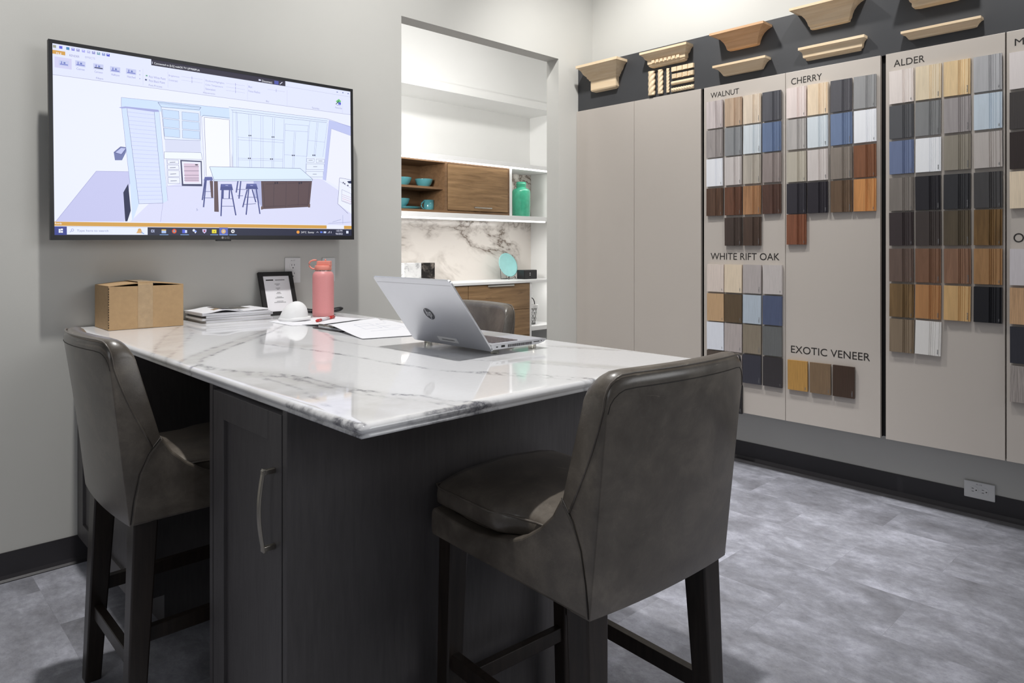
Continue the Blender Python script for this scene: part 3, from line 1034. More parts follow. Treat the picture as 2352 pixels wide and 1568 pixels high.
def samples(head, cols, rows, w, h, grooved, table, onecol=False):
    me = sample_mesh(w, h, grooved)
    prints = [print_mesh(w, h, n) for n in (4, 6, 9)]
    nr = len(table)
    for r, line in enumerate(table):
        for c, ent in enumerate(line):
            if ent is None:
                continue
            name, col, grain = ent[:3]
            tilt = ent[3] if len(ent) > 3 else random.uniform(-0.5, 0.5)
            o = bpy.data.objects.new('door_sample', me)
            COL.objects.link(o)
            zt = rows[c][r] if isinstance(rows[0], list) else rows[r]
            o.location = (XP - 0.016, (cols[c] - w / 2) * PK + random.uniform(-.0008, .0008), 1.2 + (zt - h / 2 - 1.2) * PK)
            o.rotation_euler = (math.radians(tilt), 0, 0)
            gy = sum(lin(x) for x in col) / 3
            o.color = tuple(lin(x) * 0.86 + gy * 0.14 for x in col) + (grain,)
            kind = 'grooved' if grooved else 'flat'
            place = ORD[r] + ' row' + ('' if onecol else ', ' + COLW[c]) if nr > 1 else ('left, middle, right'.split(', ')[c] + ' one')
            mark(o, '%s %s wood sample, %s under the %s heading' % (name, kind, place, head), 'wood sample', 'wood samples under ' + head)
            for nm, mesh in (('hanger', HANG), ('printed_name', prints[(r * 3 + c) % 3])):
                q = bpy.data.objects.new(nm, mesh)
                COL.objects.link(q)
                q.parent = o


N_ = None
samples('WALNUT', [2.1005, 1.988, 1.8785, 1.769], [2.0165, 1.8555, 1.695, 1.531, 1.365], 0.0995, 0.153, True, [
    [('pale lilac grey', (205, 193, 192), .35), ('light tan', (193, 165, 138), .4), ('cream', (222, 204, 182), .25), ('charcoal', (86, 86, 93), .25)],
    [('mid grey', (160, 152, 150), .35), ('cool grey', (143, 145, 148), .25), ('pale icy blue', (208, 216, 222), .2), ('denim blue', (99, 119, 155), .25)],
    [('bright white', (236, 238, 244), .05), ('pale grey', (202, 194, 191), .25), ('greige', (180, 171, 158), .35), ('taupe grey', (146, 133, 129), .3)],
    [('dark walnut', (92, 64, 46), .7), ('red walnut', (104, 64, 42), .8), ('honey walnut', (166, 118, 74), .6), ('chocolate walnut', (84, 55, 43), .55)],
    [N_, ('dark espresso', (70, 56, 49), .4), ('coffee brown', (80, 60, 48), .4), N_]])
samples('CHERRY', [1.6385, 1.531, 1.417, 1.3075], [2.0165, 1.854, 1.689, 1.5275, 1.3705], 0.1, 0.154, True, [
    [('pale blush', (228, 212, 207), .12), ('natural cream', (234, 210, 178), .3), ('charcoal', (88, 87, 93), .12), ('steel grey', (152, 152, 153), .12)],
    [('light grey', (176, 171, 168), .2), ('icy blue', (210, 219, 226), .12), ('denim blue', (106, 126, 162), .15), ('bright white', (238, 240, 245), .04)],
    [('stone beige', (186, 178, 162), .15), ('pale pinkish grey', (208, 199, 195), .12), ('warm grey', (136, 125, 115), .2), ('reddish brown', (132, 82, 50), .35)],
    [('black plum', (48, 45, 53), .1), ('near black', (41, 37, 45), .1), ('bronze brown', (104, 80, 58), .5), ('golden orange', (206, 138, 66), .4)],
    [('russet', (132, 76, 46), .35), N_, N_, N_]])
samples('WHITE RIFT OAK', [2.0973, 1.989, 1.8805, 1.767], [[1.109, .947, .788, .6295], [1.109, .947, .788, .6206, .4571], [1.110, .949, .7895, .629], [1.111, .950, .790, .6291]], 0.103, 0.153, False, [
    [('pale ivory', (222, 206, 195), .25), ('cream', (228, 208, 180), .25), ('light grey', (181, 172, 170), .3), ('pale silver grey', (198, 190, 187), .25)],
    [('natural oak', (200, 162, 118), .3), ('olive brown', (98, 80, 58), .3), ('powder blue', (178, 191, 204), .25), ('navy blue', (80, 91, 122), .25)],
    [('bright white', (228, 232, 242), .08), ('pinkish grey', (180, 169, 166), .3), ('greige brown', (139, 127, 109), .35), ('slate grey', (104, 106, 106), .3)],
    [('brown grey', (88, 77, 68), .3), ('silvery mauve', (166, 156, 153), .3), ('midnight grey', (60, 60, 71), .2), ('black brown', (57, 53, 56), .2)],
    [N_, ('jet black', (34, 32, 35), .15), N_, N_]])
samples('EXOTIC VENEER', [1.632, 1.5185, 1.4063], [0.6285], 0.1015, 0.152, False, [[('golden teak', (186, 138, 58), .4), ('brown walnut', (127, 102, 74), .4), ('dark wenge', (70, 52, 40), .4)]])
samples('ALDER', [1.1495, 1.0404, .9275, .8145], [2.015, 1.854, 1.691, 1.5215, 1.3625, 1.197, 1.035, .8738], 0.1015, 0.152, True, [
    [('pale blush', (228, 217, 211), .12), ('cream', (230, 211, 178), .25), ('honey maple', (228, 197, 146), .35), ('light cool grey', (179, 179, 182), .2)],
    [('charcoal', (87, 88, 92), .1), ('mid grey', (132, 133, 134), .15), ('mauve grey', (161, 154, 154), .2), ('icy blue', (196, 210, 223), .12)],
    [('denim blue', (106, 121, 158), .12), ('bright white', (239, 241, 245), .04), ('greige', (148, 140, 126), .2), ('pale grey', (190, 182, 177), .15)],
    [('taupe grey', (128, 120, 113), .2), ('black plum', (42, 40, 46), .1), ('off black', (52, 52, 56), .15), ('graphite', (73, 71, 72), .2)],
    [('dark aubergine', (62, 52, 53), .15), ('dark cocoa', (69, 60, 57), .2), ('olive brown', (90, 78, 60), .4), ('mottled amber brown', (120, 88, 44), .7)],
    [('greyed brown', (107, 87, 77), .3), ('chestnut', (128, 90, 65), .3), ('rosy brown', (142, 103, 77), .5), ('caramel', (168, 123, 73), .4)],
    [('moss brown', (124, 96, 58), .6, .6), ('orange cherry', (184, 128, 72), .25, .5), ('golden maple', (214, 170, 106), .25, .6), ('jet black', (31, 31, 36), .1, .3)],
    [('khaki beige', (138, 119, 96), .2, .5), ('ivory white', (230, 227, 223), .05, 1.5), N_, N_]])
samples('M', [0.687], [2.0086, 1.8437, 1.679, 1.516], 0.1, 0.153, False, [[('off-white', (228, 219, 217), .06)], [('dark graphite', (69, 64, 63), .25)], [('espresso', (54, 44, 42), .3)], [('natural maple', (240, 219, 188), .25)]], True)
samples('O', [0.686], [1.196, 1.0354, .8744, .713], 0.1, 0.151, False, [[('whitewashed', (216, 209, 212), .15)], [('natural oak', (204, 160, 114), .5)], [('dark navy', (54, 54, 63), .2)], [('weathered grey', (165, 155, 149), .8)]], True)

# ---------------------------------------------------------------- mouldings on the header board
XB = XP + 0.014


def moulding(y0, y1, prof, mat, label, dentil=None, latk=0.85):
    """profile (projection, z) wrapped with returns round both ends; y0 > y1 at the board"""
    m = MB()
    rings = [[(XB + 0.001, y0 + p * latk, z), (XB - p, y0 + p * latk, z), (XB - p, y1 - p * latk, z), (XB + 0.001, y1 - p * latk, z)] for p, z in prof]
    m.loops(rings)
    c = (XB, (y0 + y1) / 2, prof[0][1])
    o = obj('moulding_sample', m, mat, loc=c)
    if dentil:
        p, z0, z1, n = dentil
        q = MB()
        for k in range(n):
            y = y0 - (y0 - y1) * (k + 0.5) / n
            q.box(XB - p - 0.007, XB - p + 0.002, y - 0.010, y + 0.010, z0, z1)
        for vtx in q.bm.verts:
            vtx.co -= Vector(c)
        obj('dentil_band', q, mat, o)
    mark(o, label, 'moulding', 'crown moulding samples on the header board')
    return o


COVEP = lambda z, dz: [(0.006, z), (0.026, z + 0.002), (0.030, z + 0.008), (0.034, z + 0.024), (0.042, z + 0.042), (0.056, z + 0.060), (0.074, z + 0.073), (0.094, z + 0.081), (0.100, z + 0.082), (0.100, z + 0.082 + dz)]
moulding(2.925, 2.775, [(0.008, 2.208), (0.028, 2.214), (0.032, 2.222), (0.032, 2.280), (0.040, 2.283), (0.043, 2.292), (0.050, 2.297), (0.054, 2.308), (0.058, 2.311), (0.070, 2.322), (0.082, 2.345), (0.096, 2.358), (0.108, 2.362), (0.108, 2.378)], MAPLE, 'pale maple crown moulding with a flat frieze, leftmost on the board')
moulding(2.475, 2.275, [(0.006, 2.284), (0.024, 2.288), (0.030, 2.294), (0.030, 2.300), (0.036, 2.303), (0.036, 2.326), (0.044, 2.330), (0.050, 2.336), (0.056, 2.348), (0.068, 2.358), (0.074, 2.361), (0.074, 2.374)], MAPLE, 'crown moulding with a row of dentil blocks above the rope carvings', (0.036, 2.305, 2.322, 7))
moulding(1.955, 1.832, COVEP(2.283, 0.012), CHERW, 'large reddish cove moulding on the top row above the WALNUT cabinet', latk=0.95)
moulding(1.995, 1.80, [(0.006, 2.150), (0.018, 2.152), (0.022, 2.158), (0.030, 2.170), (0.042, 2.184), (0.056, 2.192), (0.066, 2.194), (0.066, 2.206)], MAPLE, 'long low maple cove moulding just above the WALNUT heading')
moulding(1.505, 1.36, [(0.006, 2.298), (0.022, 2.300), (0.024, 2.310)] + COVEP(2.310, 0.012)[1:], MAPLE, 'large pale cove moulding cut by the top picture edge above CHERRY', latk=0.95)
moulding(1.542, 1.298, [(0.004, 2.148), (0.012, 2.150), (0.012, 2.156), (0.020, 2.160), (0.024, 2.163), (0.026, 2.182), (0.030, 2.190), (0.040, 2.198), (0.044, 2.200), (0.044, 2.213)], MAPLE, 'small pale stepped moulding just above the CHERRY heading')
moulding(1.025, 0.89, [(0.006, 2.286), (0.034, 2.290), (0.038, 2.296), (0.038, 2.312), (0.046, 2.316), (0.050, 2.326), (0.058, 2.332), (0.072, 2.350), (0.088, 2.362), (0.1, 2.366), (0.1, 2.38)], MAPLE, 'maple crown moulding at the top picture edge above ALDER')
moulding(1.062, 0.827, [(0.004, 2.152), (0.018, 2.154), (0.022, 2.160), (0.028, 2.168), (0.038, 2.176), (0.046, 2.178), (0.046, 2.189)], MAPLE, 'long thin pale cove moulding just above the ALDER heading')


def rope(length, r, lobes=3, pitch=0.085, nseg=70):
    rings = []
    for i in range(nseg + 1):
        z = length * i / nseg
        L = []
        for j in range(24):
            a = 2 * PI * j / 24
            rr = r * (0.80 + 0.20 * abs(math.cos(lobes * (a - 2 * PI * z / pitch) / 2)))
            L.append((rr * math.cos(a) * 0.8, rr * math.sin(a), z))
        rings.append(L)
    m = MB()
    m.loops(rings)
    return m


def carving(mb, loc, rot, label, mat=ROPEW):
    o = obj('rope_moulding', mb, mat, smooth=True)
    o.location = loc
    o.rotation_euler = rot
    mark(o, label, 'moulding', 'small carved moulding strips on the header board')
    return o


for y, r, wd_, pt in ((2.490, 0.0235, 'thick', 0.105), (2.4295, 0.0178, 'medium thick', 0.088), (2.380, 0.0102, 'thin', 0.058)):
    carving(rope(0.143, r, 3, pt), (XB - r * 0.55, y, 2.121), (0, 0, 0), '%s upright rope-carved strip under the dentil moulding' % wd_)
m = MB()
for k in range(4):
    m.box(-0.012, 0.002, -0.147 + 0.0375 * k, -0.147 + 0.0375 * k + 0.034, -0.013, 0.013)
m.box(-0.004, 0.002, -0.148, 0, -0.013, 0.013)
o = carving(m, (XB, 2.353, 2.2515), (0, 0, 0), 'block-carved strip, topmost of the four level strips')
o.data.polygons.foreach_set('use_smooth', [False] * len(o.data.polygons))
m = MB()
for k in range(4):
    for q in range(3):
        m.box(-0.013, 0.002, -0.147 + 0.0375 * k, -0.147 + 0.0375 * k + 0.030, -0.012 + q * 0.0085, -0.012 + q * 0.0085 + 0.0072)
m.box(-0.006, 0.002, -0.148, 0, -0.013, 0.013)
o = carving(m, (XB, 2.353, 2.2105), (0, 0, 0), 'reeded-block strip, second from top of the four level strips')
o.data.polygons.foreach_set('use_smooth', [False] * len(o.data.polygons))
rings = []
for i in range(61):
    r = 0.0115 * (0.93 + 0.07 * (i % 2))
    rings.append([(r * math.cos(2 * PI * j / 16) * 0.9, -0.148 * i / 60, r * math.sin(2 * PI * j / 16)) for j in range(16)])
m = MB()
m.loops(rings)
carving(m, (XB - 0.006, 2.353, 2.170), (0, 0, 0), 'finely ribbed half-round strip, third of the four level strips')
carving(rope(0.148, 0.0122, 3, 0.052), (XB - 0.007, 2.353, 2.1300), (math.radians(90), 0, 0), 'level rope-carved strip, lowest of the four level strips')

# ================================================================ outlets


def plate(name, w, h, origin, ux, uy, label, cat, kind, caption=None, cap_at=None, flat=False):
    """wall plate; origin = centre on the wall, ux/uy reading directions"""
    ux = Vector(ux)
    uy = Vector(uy)
    nz = ux.cross(uy)
    M4 = Matrix((ux, uy, nz)).transposed().to_4x4()
    M4.translation = Vector(origin)
    t = bpy.data.objects.new(name, None)
    COL.objects.link(t)
    t.matrix_world = M4
    t.empty_display_size = 0.03
    mark(t, label, cat)
    obj('cover', MB().box(-w / 2, w / 2, -h / 2, h / 2, 0, 0.006), WPLAST, t, bevel=0.003, seg=2)
    if kind == 'outlet':
        for s in (-1, 1):
            c = (0, s * 0.0195) if not flat else (s * 0.0195, 0)
            face = [(c[0] + (0.0172 * math.cos(2 * PI * k / 28)) if not flat else c[0] + max(-0.0145, min(0.0145, 0.0172 * math.cos(2 * PI * k / 28))),
                     c[1] + max(-0.0145, min(0.0145, 0.0172 * math.sin(2 * PI * k / 28))) if not flat else c[1] + 0.0172 * math.sin(2 * PI * k / 28)) for k in range(28)]
            f = obj('receptacle', MB().prism(face, 0.004, 0.0075, 'z'), WPLAST, t, bevel=0.0006)
            sl = MB()
            if not flat:
                sl.box(c[0] - 0.0075, c[0] - 0.0052, c[1] + 0.001, c[1] + 0.0095, 0.0074, 0.0078).box(c[0] + 0.0052, c[0] + 0.0075, c[1] + 0.0015, c[1] + 0.009, 0.0074, 0.0078)
                sl.prism([(c[0] + 0.0027 * math.cos(PI * k / 6), c[1] - 0.008 + 0.0027 * math.sin(PI * k / 6)) for k in range(12)], 0.0074, 0.0078, 'z')
            else:
                sl.box(c[0] - 0.0095, c[0] - 0.001, c[1] + 0.0052, c[1] + 0.0075, 0.0074, 0.0078).box(c[0] - 0.0095, c[0] - 0.001, c[1] - 0.0075, c[1] - 0.0052, 0.0074, 0.0078)
                sl.prism([(c[0] + 0.008 + 0.0027 * math.cos(PI * k / 6), c[1] + 0.0027 * math.sin(PI * k / 6)) for k in range(12)], 0.0074, 0.0078, 'z')
            obj('slots', sl, BLACKM, f)
        obj('screw', MB().prism([(0.003 * math.cos(PI * k / 6), 0.003 * math.sin(PI * k / 6)) for k in range(12)], 0.0055, 0.0068, 'z'), WPLAST, t)
    else:
        obj('rocker', MB().box(-0.0165, 0.0165, -0.033, 0.033, 0.005, 0.0085), WPLAST, t, bevel=0.001)
    if caption:
        mm = MB()
        x, y, ww, hh = cap_at
        add_word(mm, caption, (x, y, 0.0063), (1, 0, 0), (0, 1, 0), ww, hh)
        obj('lettering', mm, GREYIN, t)
    return t


plate('wall_outlet', 0.078, 0.119, (1.522, 3.0899, 1.0955), BX, BU, 'white duplex outlet on the back wall behind the black picture frame', 'outlet', 'outlet', 'A-17', (-0.0105, 0.0425, 0.021, 0.0055))
plate('light_switch', 0.07, 0.116, (1.708, 3.0899, 1.094), BX, BU, 'white rocker switch plate on the back wall behind the pink bottle', 'switch', 'switch')
plate('floor_outlet', 0.119, 0.075, (3.6955, 0.836, 0.1105), RX, RU, 'white level outlet plate low on the right wall over the baseboard', 'outlet', 'outlet', 'A-15', (-0.012, 0.0235, 0.022, 0.006), True)

# ================================================================ television
TVX, TVY, TVZ = 1.1555, 2.97, 1.5957
tv = thing('television', 'wall-mounted flat television showing a kitchen drawing on its screen', 'television', (TVX, TVY, TVZ))
tv.rotation_euler = (0, math.radians(-0.55), 0)
W_, H_ = 1.215, 0.690
hx0, hx1, hz0, hz1 = -0.6205, 0.6205, -0.362, 0.360
sz0 = hz0 + 0.0185          # bottom of the lit area
m = MB()
m.box(hx0, hx1, 0.004, 0.022, hz0, hz1)
m.box(-0.45, 0.45, 0.022, 0.062, -0.27, 0.10)
obj('housing', m, BLACK, tv, bevel=0.002)
m = MB()
b = 0.0125
m.box(hx0, -W_ / 2, 0.0, 0.004, hz0, hz1).box(W_ / 2, hx1, 0.0, 0.004, hz0, hz1)
m.box(-W_ / 2, W_ / 2, 0.0, 0.004, sz0 + H_, hz1).box(-W_ / 2, W_ / 2, 0.0, 0.004, hz0, sz0)
bz = obj('bezel', m, BLACK, tv)
m = MB()
m.box(-0.03, 0.03, 0.001, 0.02, hz0 - 0.005, hz0)
obj('sensor_bar', m, BLACK, tv, bevel=0.001)
m = MB()
add_word(m, 'LG', (0.002, -0.0006, hz0 + 0.0052), BX, BU, 0.019, 0.0075)
for i in range(20):
    a0, a1 = 2 * PI * i / 20, 2 * PI * (i + 1) / 20
    m.face([(-0.007 + r * math.cos(a), -0.0006, hz0 + 0.009 + r * math.sin(a)) for r, a in ((0, a0), (0.0048, a0), (0.0048, a1))])
obj('logo', m, pm('grey_logo_print', (150, 150, 152), 0.4), bz)
m = MB()
m.box(-0.30, 0.30, 0.055, 0.075, -0.16, 0.16).box(-0.05, -0.02, 0.07, 0.118, -0.12, 0.12).box(0.02, 0.05, 0.07, 0.118, -0.12, 0.12).box(-0.2, 0.2, 0.105, 0.119, -0.15, 0.15)
obj('wall_bracket', m, BLACKM, tv)
